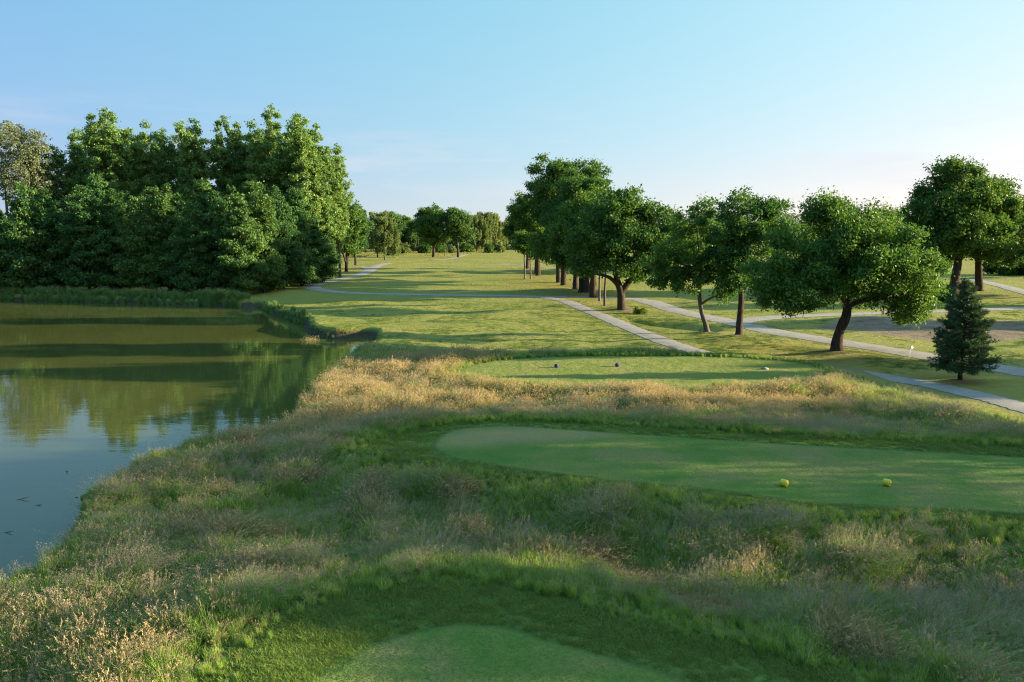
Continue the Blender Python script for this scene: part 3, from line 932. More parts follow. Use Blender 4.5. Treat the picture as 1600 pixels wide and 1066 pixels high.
    plant(birch, at(590, 402), 'taller pale birch behind the weeping birch by the wood', 'birch tree', None, 1.9, 1.2)
    for px, py, s, lb in [(745, 393.5, 1.3, 'pale willow, left of the group beyond the far dark pair'), (756, 392.5, 1.4, 'tall pale willow in the middle of the group beyond the far dark pair'), (771, 392, 1.35, 'pale willow, right of the group beyond the far dark pair')]:
        x, y = at(px, 394)
        plant(birch, (x, y + (px - 745) * 0.4), lb, 'willow tree', 'pale willows at the fairway end', px * 0.7, s)
    # round bushes and mid distance trees around the fairway end
    bush_p = bush_proto(91, M_BIRCH, 0.4, 1.0)
    bush_d = bush_proto(94, M_OAK, 0.4, 1.0)
    plant(bush_p, at(646, 393), 'round pale bush in the dry grass left of the dark pair', 'bush', None, 0.0, 4.6, name='bush')
    plant(edge_protos()[0], at(626, 394), 'dark low crowned tree behind the round pale bush', 'tree', None, 3.0, 1.05)
    for i, (px, d, H) in enumerate([(608, 370, 20.5), (640, 400, 18), (655, 380, 17)]):
        plant(edge_protos()[i % 2], ((px - 800) / FPX * d, float(d)), ['rounded tree top rising behind the two birches', 'green tree behind the round pale bush and the dry grass', 'green tree just left behind the far dark pair'][i], 'tree', None, i * 1.7, H / 14)
    for i, (px, d, w_) in enumerate([(612, 322, 5.0), (634, 345, 6.0), (664, 350, 6.5), (690, 360, 6.0), (706, 352, 5.0), (728, 366, 6.5), (764, 372, 5.5), (782, 380, 6.5)]):
        plant(bush_p if i % 3 == 1 else bush_d, ((px - 800) / FPX * d, float(d)), 'rounded bush at the fairway end, %s of its row' % ordn[i], 'bush', 'bushes at the fairway end', i * 1.2, w_, name='bush')
    # dark trees beyond the right lawn
    for i, (px, d, H) in enumerate([(1600, 150, 9), (1640, 150, 10), (1585, 165, 8)]):
        plant(edge_protos()[i % 2], ((px - 800) / FPX * d, float(d)), ['low dark tree at the right edge beyond the far path', 'low dark tree just past the right edge beyond the far path', 'low dark tree beyond the far path, left of its neighbours'][i], 'tree', 'dark trees at the right edge', i * 1.1, H / 14)

    for i, (px, d, H) in enumerate([(1085, 172, 12), (1150, 182, 13.5), (1215, 178, 12.5), (1275, 190, 14), (1340, 184, 12.5), (1395, 196, 13)]):
        plant(edge_protos()[i % 2], ((px - 800) / FPX * d, float(d)), 'lawn tree glimpsed behind the nearer crowns, %s of that far line' % ordn[i], 'tree', 'far line of trees on the right lawn', i * 1.4, H / 14)

    for i, (px, d, w_) in enumerate([(1552, 168, 5.5), (1575, 160, 6), (1598, 163, 6.5), (1625, 158, 6.5)]):
        plant(bush_d, ((px - 800) / FPX * d, float(d)), 'dark hedge bush beyond the far right path, %s of four' % ordn[i], 'bush', 'hedge bushes at the right edge', i * 1.3, w_, name='bush')

    # ---- trees off to the right whose long shadows cross the near tees
    for i, (x, y, H, k) in enumerate(SHADE):
        plant(protos[k], (x, y), SHADE_L[i], 'tree', 'trees along the right side of the tees', i * 1.3, H / [17, 20, 15, 15][k])

    # ---- bushes
    b1 = bush_proto(92, M_BUSHY, 0.11, 0.5)
    x, y = at(327, 672, 0.0)
    plant(b1, (x, y), 'small bright yellow green bush on the pond bank', 'bush', None, 0, 1.1, name='bush')
    b2 = bush_proto(93, M_ASH, 0.13, 0.5)
    x, y = at(152, 757, 0.1)
    plant(b2, (x, y), 'small dark green bush on the near pond bank', 'bush', None, 0, 1.25, name='bush')
    plant(b1, at(1000, 490), 'small yellowish bush beside the forked oak and the ditch', 'bush', None, 2, 1.3, name='bush')
    plant(b2, at(1474, 476), 'low green bush at the foot of the big oaks', 'bush', None, 1, 2.6, name='bush')


_edge = []


def edge_protos():
    if not _edge:
        for i, sd in enumerate((101, 102)):
            H, rx = 14, 4.9 + 0.3 * i
            lob = rand_lobes(sd, H * 0.60, rx, H * 0.40, 10, H * 0.16)
            g, V, Q = make_tree(sd, [(0, 0, -0.3), (0.05, 0, 1.5), (0.2, 0.1, 4), (0, 0, 6.5), (0.2, 0, 10)], [0.36, 0.3, 0.26, 0.2, 0.08], lob, 150, 0.95, 170, 0.36, limbs_from=0.3)
            if i == 1:
                g.tube(limb_curve(np.random.default_rng(3), (0.1, 0, -0.2), (-1.2, 0.2, 5), 0.0), np.linspace(0.25, 0.12, 6), 8)
                g.tube(limb_curve(np.random.default_rng(4), (0.1, 0, -0.2), (1.0, 0.2, 5), 0.0), np.linspace(0.22, 0.12, 6), 8)
            _edge.append(Proto('broadleaf_tree', g, V, Q, M_BARK, M_ALDER if i == 0 else M_OAK))
    return _edge


def bush_proto(seed, mat, ls, h):
    """unit bush about 1 m across"""
    rng = np.random.default_rng(seed)
    lob = [(0, 0, 0.40, 0.32, 0.32, 0.34), (0.27, 0.1, 0.26, 0.25, 0.25, 0.24), (-0.27, 0, 0.28, 0.25, 0.25, 0.25), (0.05, -0.2, 0.2, 0.3, 0.2, 0.2), (0, 0.1, 0.12, 0.35, 0.3, 0.12)]
    g, V, Q = make_tree(seed, [(0, 0, -0.1), (0, 0, 0.15), (0.02, 0, 0.4)], [0.03, 0.02, 0.01], lob, 40, 0.15, 60, ls * (0.25 if ls > 0.2 else 0.8), gap=0.08, limbs_from=0.1, cut=0.01)
    return Proto('bush', g, V, Q, M_BARK, mat)


# x, y, height, prototype
SHADE = [(36, 20.2, 12.0, 3), (37, 27.0, 14.5, 3), (38, 32.4, 12.4, 3), (31, 14.0, 8.8, 2), (33, 9.5, 8.8, 3), (62, 49.5, 10.5, 2), (63, 42.8, 10.2, 2), (50, 23.6, 14, 3), (54, 29.5, 15, 3), (80, 73, 13, 2), (86, 92, 14, 0), (80, 104, 13, 2)]
SHADE_L = ['broad oak beside the near tee, outside the right edge of the photo', 'tall oak abreast of the yellow tee markers, outside the right edge', 'broad oak past the yellow tee markers, outside the right edge', 'low young oak nearest the viewer, outside the right edge', 'low oak abreast of the viewer, outside the right edge', 'low oak level with the small pine, outside the right edge', 'mid sized oak between the tall oak and the low one by the pine', 'tall oak in the rear line behind the near tee', 'tallest oak in the rear line behind the yellow tee', 'oak on the lawn outside the right edge, nearest the soil patch', 'oak on the lawn outside the right edge, abreast of the forked oak', 'oak on the lawn outside the right edge, behind the big oaks']


def build_distant_wood():
    rng = np.random.default_rng(7)
    Cs, Os = [], []
    g = Geo()
    spots = []
    for x in np.arange(-420, 620, 5.5):
        for row in range(3):
            d = 440 + row * 22 + rng.uniform(-8, 8)
            spots.append((x + rng.uniform(-3, 3), d, rng.uniform(9, 19)))
    for x in np.arange(60, 330, 6.0):
        spots.append((x + rng.uniform(-3, 3), 300 + x * 0.1 + rng.uniform(-8, 8), rng.uniform(9, 13)))
    for x in np.arange(120, 420, 6.0):
        spots.append((x + rng.uniform(-3, 3), 560 + rng.uniform(-8, 8), rng.uniform(19, 23)))
    for x, d, H in spots:
        if abs(x) > d * 0.8 + 30:
            continue
        z0 = h1(x, d)
        nb = 22
        for b in range(nb):
            q = rng.normal(size=3)
            q /= np.linalg.norm(q)
            c = np.array([x, d, z0 + H * 0.48]) + q * np.array([H * 0.30, H * 0.30, H * 0.46]) * rng.uniform(0.5, 1)
            n = 26
            p = c + rng.normal(size=(n, 3)) * H * 0.055
            Cs.append(p)
            Os.append((p - c) * 0.5 + q * 0.6)
        g.tube([(x, d, z0 - 0.3), (x, d, z0 + H * 0.5)], [0.3, 0.15], 4, cap=False)
    Cs, Os = np.vstack(Cs), np.vstack(Os)
    V, Q = leaves(rng, Cs, Os, 1.0, 0.7)
    n0 = len(V)
    gv, gq = np.vstack(g.V), np.vstack(g.Q)
    me = mesh_np('distant_wood', np.vstack([V, gv]), np.vstack([Q, gq + n0]), None, [M_WOODS, M_BARK], np.concatenate([np.zeros(len(Q)), np.ones(len(gq))]))
    o = obj('distant_wood', me)
    tag(o, 'far wood along the horizon reading as one dark green mass', 'wood', kind='stuff')


# ------------------------------------------------------------------ grass tufts
def tuft(seed, nb, h, spread, width, curve, nh=0, hs=1.4, head='haze', lean=(0, 0), hw=0.03):
    rng = np.random.default_rng(seed)
    VV, QQ, MM = [], [], []
    n0 = 0

    def strips(n, hh, w, cu, mat):
        nonlocal n0
        t = np.array([0, 0.35, 0.7, 1.0])
        a = rng.uniform(0, 2 * math.pi, n)
        rr = spread * np.sqrt(rng.random(n))
        a2 = rng.uniform(0, 2 * math.pi, n)
        base = np.column_stack([rr * np.cos(a2), rr * np.sin(a2), np.full(n, -0.03)])
        H = hh * rng.uniform(0.6, 1.1, n)
        c = cu * rng.uniform(0.3, 1.4, n)
        d = np.column_stack([np.cos(a), np.sin(a), np.zeros(n)]) + np.array([lean[0], lean[1], 0])
        mid = base[:, None] + np.array([0, 0, 1.0]) * (H[:, None] * (t - 0.35 * c[:, None] * t ** 2))[:, :, None] + d[:, None] * (H * c)[:, None, None] * (t ** 2)[None, :, None]
        side = np.column_stack([-np.sin(a), np.cos(a), np.zeros(n)])
        ph = rng.uniform(-0.9, 0.9, n)
        side = side * np.cos(ph)[:, None] + np.column_stack([np.cos(a), np.sin(a), np.zeros(n)]) * np.sin(ph)[:, None]
        ww = w * np.array([1, 0.9, 0.65, 0.12])
        Lf = mid - side[:, None] * ww[None, :, None] / 2
        Rt = mid + side[:, None] * ww[None, :, None] / 2
        V = np.stack([Lf, Rt], 2).reshape(-1, 3)
        k = np.arange(n)[:, None] * 8 + np.arange(3)[None] * 2
        Q = np.stack([k, k + 1, k + 3, k + 2], -1).reshape(-1, 4)
        VV.append(V)
        QQ.append(Q + n0)
        MM.append(np.full(len(Q), mat))
        n0 += len(V)
        return mid
    strips(nb, h, width, curve, 0)
    if nh:
        mid = strips(nh, h * hs, 0.006, curve * 0.7, 1)
        tip, pre = mid[:, 3], mid[:, 2]
        if head == 'haze':
            m, s0 = 14, 0.45
        else:
            m, s0 = 9, 0.55
        f = rng.uniform(0, 1, (nh, m, 1))
        p = pre[:, None] * (1 - s0) + tip[:, None] * s0
        p = p + (tip[:, None] - p) * f
        sp = hw * (1.2 - f) if head == 'haze' else hw
        p = p + rng.normal(size=(nh, m, 3)) * sp * np.array([1, 1, 0.8])
        p = p.reshape(-1, 3)
        dirv = np.repeat((tip - pre)[:, None], m, 1).reshape(-1, 3)
        dirv = dirv / (np.linalg.norm(dirv, axis=1)[:, None] + 1e-9) + rng.normal(size=p.shape) * 0.5
        L = 0.026 if head == 'haze' else 0.042
        W = 0.009 if head == 'haze' else 0.011
        sd = np.cross(dirv, rng.normal(size=p.shape))
        sd = sd / (np.linalg.norm(sd, axis=1)[:, None] + 1e-9) * W / 2
        V = np.stack([p - dirv * L / 2, p + sd, p + dirv * L / 2, p - sd], 1).reshape(-1, 3)
        Q = np.arange(len(V)).reshape(-1, 4) + n0
        VV.append(V)
        QQ.append(Q)
        MM.append(np.full(len(Q), 1))
        n0 += len(V)
    return np.vstack(VV), np.vstack(QQ), np.concatenate(MM)


def tuft_collection(name, specs):
    c = bpy.data.collections.new(name)
    for i, (args, mats) in enumerate(specs):
        V, Q, M = tuft(**args)
        me = mesh_np('grass_tuft', V, Q, None, mats, M)
        c.objects.link(bpy.data.objects.new('%s_%02d' % (name, i), me))
    return c


def scatter(name, coll, P, rot, scl, idx, label, cat):
    me = bpy.data.meshes.new(name)
    me.vertices.add(len(P))
    me.vertices.foreach_set('co', np.asarray(P, np.float32).ravel())
    a = me.attributes.new('rot', 'FLOAT_VECTOR', 'POINT')
    a.data.foreach_set('vector', np.asarray(rot, np.float32).ravel())
    a = me.attributes.new('scl', 'FLOAT_VECTOR', 'POINT')
    a.data.foreach_set('vector', np.asarray(scl, np.float32).ravel())
    a = me.attributes.new('idx', 'INT', 'POINT')
    a.data.foreach_set('value', np.asarray(idx, np.int32))
    me.update()
    o = obj(name, me)
    ng = bpy.data.node_groups.new(name, 'GeometryNodeTree')
    ng.interface.new_socket('Geometry', in_out='INPUT', socket_type='NodeSocketGeometry')
    ng.interface.new_socket('Geometry', in_out='OUTPUT', socket_type='NodeSocketGeometry')
    L = ng.links.new
    gi, go = ng.nodes.new('NodeGroupInput'), ng.nodes.new('NodeGroupOutput')
    ci = ng.nodes.new('GeometryNodeCollectionInfo')
    ci.inputs['Collection'].default_value = coll
    ci.inputs['Separate Children'].default_value = True
    ci.inputs['Reset Children'].default_value = True
    ip = ng.nodes.new('GeometryNodeInstanceOnPoints')
    ip.inputs['Pick Instance'].default_value = True

    def na(nm, t):
        n = ng.nodes.new('GeometryNodeInputNamedAttribute')
        n.data_type = t
        n.inputs['Name'].default_value = nm
        return n.outputs['Attribute']
    L(gi.outputs[0], ip.inputs['Points'])
    L(ci.outputs[0], ip.inputs['Instance'])
    L(na('idx', 'INT'), ip.inputs['Instance Index'])
    L(na('rot', 'FLOAT_VECTOR'), ip.inputs['Rotation'])
    L(na('scl', 'FLOAT_VECTOR'), ip.inputs['Scale'])
    L(ip.outputs[0], go.inputs[0])
    md = o.modifiers.new('scatter', 'NODES')
    md.node_group = ng
    tag(o, label, cat, kind='stuff')
    return o


def fbm(P, s, seed=0.0):
    return np.array([mnoise.fractal(Vector((x * s + seed, y * s - seed, seed)), 1.0, 2.0, 3) for x, y in P])


def build_grass():
    rng = np.random.default_rng(99)
    # --- candidate points over the near ground
    n = 172000
    D = np.sqrt(rng.uniform(10.5 ** 2, 66.0 ** 2, n))
    X = rng.uniform(-0.85, 0.95, n) * D + rng.uniform(-2, 3, n)
    P = np.column_stack([X, D])
    keep_p = np.clip(1.15 - (D - 14) / 70, 0.42, 1) * (D / 66) ** -0 
    P = P[rng.random(n) < keep_p]
    # 150k over about 6900 m2
    dt, dc, dp = sdf(P, TALL), np.minimum(np.minimum(sdf(P, COL1), sdf(P, COL2)), sdf(P, COL3)), sdf(P, POND)
    w = rng.normal(0, 0.18, len(P))
    ok = (dt + w < 0) & (dc + w * 0.6 > 0.05) & (dp > 0.25)
    T = P[ok]
    dcT, dpT, dtT = dc[ok], dp[ok], dt[ok]
    nz = fbm(T, 0.22, 3.1)
    nz2 = fbm(T, 0.6, 8.7)
    z = hgt(T)
    pg = np.maximum(sstep(1.2, -1.2, sdf(T, GOLD) + nz * 2.0) * 0.78, sstep(1.2, -1.2, sdf(T, SUNLIT_GOLD2) + nz * 2.0) * 0.22) + 0.02  # sunlight put into tuft colour: gold gathers in the two sunlit zones
    pg = np.maximum(pg, sstep(0.25, 0.55, nz2) * 0.3)
    isg = rng.random(len(T)) < pg
    # specs: 0-3 green, 4-8 hazy, 9-11 droop, 12-15 gold, 16,17 gold drooping
    sp = []
    for k in range(4):
        sp.append((dict(seed=k, nb=58, h=0.62, spread=0.14, width=0.016, curve=0.38, nh=3, hs=1.3, head='haze'), [M_BLADE, M_HEAD]))
    for k in range(5):
        sp.append((dict(seed=10 + k, nb=50, h=0.56, spread=0.15, width=0.015, curve=0.42, nh=9, hs=1.4, head='haze', hw=0.035), [M_BLADE, M_HEAD]))
    for k in range(3):
        sp.append((dict(seed=20 + k, nb=56, h=0.74, spread=0.12, width=0.015, curve=0.95, nh=10, hs=1.25, head='haze', lean=(0.5, -0.3), hw=0.03), [M_BLADE, M_HEAD]))
    for k in range(4):
        sp.append((dict(seed=30 + k, nb=42, h=0.54, spread=0.16, width=0.015, curve=0.42, nh=15, hs=1.5, head='spike', hw=0.007), [M_BLADE if k < 3 else M_GOLD, M_GHEAD]))
    for k in range(2):
        sp.append((dict(seed=40 + k, nb=46, h=0.62, spread=0.13, width=0.014, curve=0.9, nh=17, hs=1.3, head='spike', lean=(0.4, -0.2), hw=0.008), [M_GOLD, M_GHEAD]))
    coll = tuft_collection('meadow_tuft', sp)
    idx = np.zeros(len(T), int)
    r = rng.random(len(T))
    green_p = np.clip(0.66 - nz * 1.1 + sstep(1.8, 0.2, dcT) * 0.45, 0.10, 0.95)
    droop_p = sstep(0.0, 0.35, nz2) * 0.35
    g_ = r < green_p
    idx[:] = rng.integers(4, 9, len(T))
    idx[rng.random(len(T)) < droop_p] = 9 + rng.integers(0, 3)
    dr = rng.random(len(T)) < droop_p
    idx[dr] = rng.integers(9, 12, dr.sum())
    idx[g_] = rng.integers(0, 4, g_.sum())
    idx[isg] = np.where(rng.random(isg.sum()) < 0.8, rng.integers(12, 16, isg.sum()), rng.integers(16, 18, isg.sum()))
    # wind-laid clumps
    rz_ = rng.uniform(0, 6.28, len(T))
    big = np.ones(len(T))
    cand = np.where((T[:, 1] < 42) & (dcT > 1.2) & (dpT > 1.6))[0]
    for c in rng.choice(cand, 220, replace=False):
        dd = np.hypot(*(T - T[c]).T)
        k = np.where(dd < rng.uniform(0.25, 0.65))[0]
        gold_c = rng.random() < 0.27
        idx[k] = rng.integers(16, 18) if gold_c else rng.integers(9, 12)
        rz_[k] = rng.normal(-0.2, 0.6) + rng.normal(0, 0.15, len(k))
        big[k] = rng.uniform(0.9, 1.1)
    s = big * rng.uniform(0.75, 1.25, len(T)) * (1 + 0.5 * nz2) * (0.38 + 0.42 * sstep(0.0, 2.2, dcT)) * (0.5 + 0.5 * sstep(-0.2, -2.0, dtT))
    sc = np.column_stack([s * rng.uniform(0.9, 1.2, len(T)), s * rng.uniform(0.9, 1.2, len(T)), s])
    rot = np.column_stack([rng.normal(0, 0.10, len(T)), rng.normal(0.0, 0.10, len(T)), rz_])
    for nm, sel, lb in (('tall_grass', ~isg, 'long seeding green meadow grass around the tees and pond bank'), ('golden_grass', isg, 'long seeding grass in drifts around the tees, sunlight put into its golden colour')):
        scatter(nm, coll, np.column_stack([T, z])[sel], rot[sel], sc[sel], idx[sel], lb, 'grass')
    print('tall tufts', len(T))

    # --- short turf on collars
    n = 122000
    D = np.sqrt(rng.uniform(11.0 ** 2, 34.0 ** 2, n))
    P = np.column_stack([rng.uniform(-0.75, 0.92, n) * D, D])
    P = P[rng.random(n) < np.clip(1.2 - (D - 12) / 25, 0.2, 1)]
    dc = np.minimum(sdf(P, COL1), sdf(P, COL2))
    dte = np.minimum(sdf(P, TEE1), sdf(P, TEE2))
    ok = (dc < 0.35) & (dte > 0.08)
    T = P[ok]
    d1 = dte[ok]
    sp = [(dict(seed=60 + k, nb=46, h=0.12, spread=0.13, width=0.010, curve=0.9), [M_LAWNB, M_HEAD]) for k in range(4)]
    coll = tuft_collection('collar_tuft', sp)
    nz = fbm(T, 0.8, 1.3)
    s = rng.uniform(0.6, 1.3, len(T)) * (1 + 0.5 * nz) * (0.7 + 0.6 * sstep(0.1, 2.0, d1))
    scatter('short_grass', coll, np.column_stack([T, hgt(T)]), np.column_stack([np.zeros((len(T), 2)), rng.uniform(0, 6.28, len(T))]), np.column_stack([s, s, s]), rng.integers(0, 4, len(T)), 'clumpy short grass on the collars around the two near tees', 'grass')
    print('short tufts', len(T))

    # --- longer blades dotted through the nearer lawns
    n = 60000
    D = np.sqrt(rng.uniform(46.0 ** 2, 98.0 ** 2, n))
    P = np.column_stack([rng.uniform(-0.5, 0.70, n) * D, D])
    P = P[rng.random(n) < np.clip(1.5 - D / 90, 0.25, 1)]
    nz = fbm(P, 0.35, 4.4)
    ok = (sdf(P, TALL) > 0.2) & (sdf(P, POND) > 0.3) & (path_dist(P) > 0.1) & (nz + rng.normal(0, 0.22, len(P)) > 0.12) & ((sdf(P, SOIL) > 0) | (rng.random(len(P)) < 0.12))
    T = P[ok]
    s = rng.uniform(0.3, 0.7, len(T)) * (1 + 0.5 * nz[ok])
    w2 = rng.uniform(1.2, 2.2, len(T))
    scatter('lawn_grass', coll, np.column_stack([T, hgt(T)]), np.column_stack([np.zeros((len(T), 2)), rng.uniform(0, 6.28, len(T))]), np.column_stack([w2, w2, s]), rng.integers(0, 4, len(T)), 'slightly longer grass dotted through the lawns by the cart paths', 'grass')
    print('lawn tufts', len(T))

    # --- reeds on the far shore and the bank of the fairway
    pts, scl = [], []
    W = np.array(far_shore)
    for (a, b, dens, s0, depth) in [(W[0], W[1], 5, .8, 2.5), (W[1], W[2], 6, .8, 2.5), (W[2], W[3], 8, .8, 2.5), (W[3], W[4], 8, .78, 2.5), (W[4], W[5], 6, .25, .8), (W[5], W[6], 6, .4, .8), (W[6], W[7], 9, .5, 1.0), (W[7], W[8], 9, .42, 0.9), (W[9], W[10], 6, .3, .5), (W[10], W[11], 6, .28, .5), (W[11], W[12], 5, .14, .4)]:
        L_ = np.linalg.norm(b - a)
        m = int(L_ * dens * depth)
        t = rng.random((m, 1))
        nrm = np.array([-(b - a)[1], (b - a)[0]]) / L_
        q = a + (b - a) * t + nrm * rng.uniform(-0.15, depth, (m, 1))
        pts.append(q)
        scl.append(np.full(m, s0))
    T, s = np.vstack(pts), np.concatenate(scl)
    s = s * rng.uniform(0.7, 1.25, len(s)) * (1 + 0.4 * fbm(T, 0.25, 5))
    sp = [(dict(seed=80 + k, nb=70, h=1.25, spread=0.28, width=0.022, curve=0.3, nh=6, hs=1.1, head='haze', hw=0.04), [M_REED, M_HEAD]) for k in range(3)]
    coll = tuft_collection('reed_tuft', sp)
    zz = np.maximum(hgt(T), WATER - 0.1)
    scatter('reeds', coll, np.column_stack([T, zz]), np.column_stack([rng.normal(0, .08, (len(T), 2)), rng.uniform(0, 6.28, len(T))]), np.column_stack([s, s, s]), rng.integers(0, 3, len(T)), 'band of green reeds along the far edge of the pond', 'reeds')

    # --- dry rough at the fairway end
    Dp = DRY
    lo, hi = Dp.min(0), Dp.max(0)
    q = rng.uniform(lo, hi, (9000, 2))
    q = q[sdf(q, Dp) < 0]
    sp = [(dict(seed=90 + k, nb=40, h=0.55, spread=0.9, width=0.06, curve=0.5), [M_GOLD, M_GHEAD]) for k in range(2)]
    coll = tuft_collection('dry_tuft', sp)
    s = rng.uniform(0.7, 1.3, len(q))
    scatter('dry_grass', coll, np.column_stack([q, hgt(q)]), np.column_stack([np.zeros((len(q), 2)), rng.uniform(0, 6.28, len(q))]), np.column_stack([s, s, s]), rng.integers(0, 2, len(q)), 'dry yellow rough grass at the far end of the fairway', 'grass')

    # --- the pale dry clump on the bank corner
    V, Q, M = tuft(140, 150, 0.9, 0.7, 0.03, 0.45, 90, 1.2, 'spike', hw=0.05)
    e = obj('grass_clump', mesh_np('grass_clump', V, Q, None, [M_GOLD, M_GHEAD], M), None)
    x, y = at(485, 516)
    e.location = (x, y, h1(x, y))
    tag(e, 'pale dry grass clump on the corner of the pond bank', 'grass clump')


# ------------------------------------------------------------------ small things
def build_things():
    def paint(name, c, rough=0.35, dirt=0.6):
        return simple_mat(name, [(0.3, tuple(v * dirt for v in c)), (0.5, c)], 12, rough, 0.05, 30, 0.5)
    myel = paint('yellow_paint', (0.62, 0.50, 0.02), dirt=0.82)
    mblu = paint('blue_paint', (0.012, 0.022, 0.10), rough=0.8)
    mwht = paint('white_paint', (0.8, 0.8, 0.76), dirt=0.9)
    mgrey = simple_mat('stone', [(0.3, (0.12, 0.12, 0.12)), (0.7, (0.2, 0.2, 0.2))], 6, 0.8, 0.3)
    mtwig = simple_mat('dead_wood', [(0.3, (0.04, 0.032, 0.025)), (0.7, (0.11, 0.09, 0.07))], 8, 0.9, 0.5)

    def marker(px, py, zz, r, L, mat, label, cat, group, rz):
        x, y = at(px, py, zz)
        e = bpy.data.objects.new('tee_marker', None)
        COL.objects.link(e)
        e.location = (x, y, h1(x, y))
        e.rotation_euler = (0, 0, rz)
        tag(e, label, cat, group)
        g = Geo()
        t = np.array([-0.5, -0.47, -0.40, 0.40, 0.47, 0.5]) * L
        g.tube(np.column_stack([t, np.zeros(6), np.full(6, r)]), np.array([0.82, 0.93, 1, 1, 0.93, 0.82]) * r, 20)
        obj('body', g.mesh('body', [mat], smooth=False), e)
        g = Geo()
        g.tube([(L * 0.5 - 0.004, 0, r), (L * 0.5 + 0.012, 0, r)], [r * 0.6, r * 0.56], 20)
        obj('end_cap', g.mesh('end_cap', [mat]), e)
        g = Geo()
        g.tube([(0, 0, -0.12), (0, 0, 0.03)], [0.012, 0.012], 8)
        obj('ground_spike', g.mesh('ground_spike', [mgrey]), e)

    marker(1225, 760, Z2, 0.105, 0.20, myel, 'yellow cylindrical tee marker, the left one of the yellow pair', 'tee marker', 'yellow tee markers', R(-48))
    marker(1385.5, 759, Z2, 0.10, 0.19, myel, 'yellow cylindrical tee marker, the right one of the yellow pair', 'tee marker', 'yellow tee markers', R(-52))
    marker(869.5, 574.5, Z3, 0.105, 0.20, mblu, 'dark blue tee marker on the sunlit strip of the far tee', 'tee marker', 'blue tee markers', R(-40))
    marker(964.5, 573, Z3, 0.105, 0.20, mblu, 'dark blue tee marker on the shaded part of the far tee', 'tee marker', 'blue tee markers', R(-60))

    # white sign on a thin post
    x, y = at(1421, 559)
    e = bpy.data.objects.new('sign', None)
    COL.objects.link(e)
    e.location = (x, y, h1(x, y))
    e.rotation_euler = (0, 0, R(28))
    tag(e, 'small white blank sign on a thin post beside the cart path', 'sign')
    g = Geo()
    g.tube([(0, 0, -0.2), (0, 0, 0.62)], [0.017, 0.017], 8)
    obj('post', g.mesh('post', [mwht], True), e)
    g = Geo()
    V = np.array([[-0.03, 0, 0.60], [0.26, 0, 0.60], [0.27, 0.0, 0.68], [0.21, 0, 0.77], [-0.03, 0, 0.735]])
    V = np.vstack([V + [0, -0.03, 0], V + [0, -0.005, 0]])
    m_ = 5
    quads = [(i, i + 5, (i + 1) % 5 + 5, (i + 1) % 5) for i in range(5)]
    g.add(V, quads + [(0, 1, 2, 3), (5, 8, 7, 6)], [(0, 3, 4), (5, 9, 8)])
    obj('panel', g.mesh('panel', [mwht]), e)

    # stone tee plate
    x, y = at(1195, 577, Z3)
    e = bpy.data.objects.new('tee_plate', None)
    COL.objects.link(e)
    e.location = (x, y, h1(x, y))
    tag(e, 'flat grey stone plate set in the right end of the far tee', 'tee plate')
    g = Geo()
    g.box((0, 0, 0.02), (0.36, 0.30, 0.10), 0.2)
    obj('slab', g.mesh('slab', [mgrey]), e)
    g = Geo()
    g.box((0, 0, 0.075), (0.28, 0.20, 0.016), 0.2)
    obj('plaque', g.mesh('plaque', [paint('plate', (0.22, 0.23, 0.25), rough=0.7)]), e)

    # branches sticking out of the water
    rng = np.random.default_rng(17)
    for px, py, s, lb in [(104, 738, 0.45, 'slanting dead branch poking out of the open pond water'), (34, 781, 0.5, 'forked dead twig floating on the blue water at the left'), (60, 790, 0.25, 'tiny dead twig floating right of the forked twig'), (12, 833, 0.4, 'dead twig floating in the lower left corner of the pond')]:
        x, y = at(px, py, WATER)
        g = Geo()
        main = np.array([(-0.5, 0, -0.03), (-0.1, 0.03, 0.02), (0.2, 0, 0.10), (0.5, 0.05, 0.16)]) * s
        g.tube(main, np.array([0.010, 0.011, 0.008, 0.004]), 6)
        for q in range(3):
            b = main[1] + (main[2] - main[1]) * rng.random()
            d = np.array([rng.uniform(0.1, 0.3), rng.uniform(-0.25, 0.25), rng.uniform(-0.02, 0.12)]) * s
            g.tube([b, b + d * 0.5 + [0, 0, 0.01], b + d], [0.006, 0.005, 0.003], 5)
        o = obj('dead_branch', g.mesh('dead_branch', [mtwig], True), None, (x, y, WATER))
        o.rotation_euler = (0, 0, rng.uniform(-0.9, 0.5))
        tag(o, lb, 'branch', 'dead twigs in the pond')


# ------------------------------------------------------------------ light
SUN_AZ, SUN_EL = R(1.5), R(11.5)     # azimuth measured from +X toward +Y


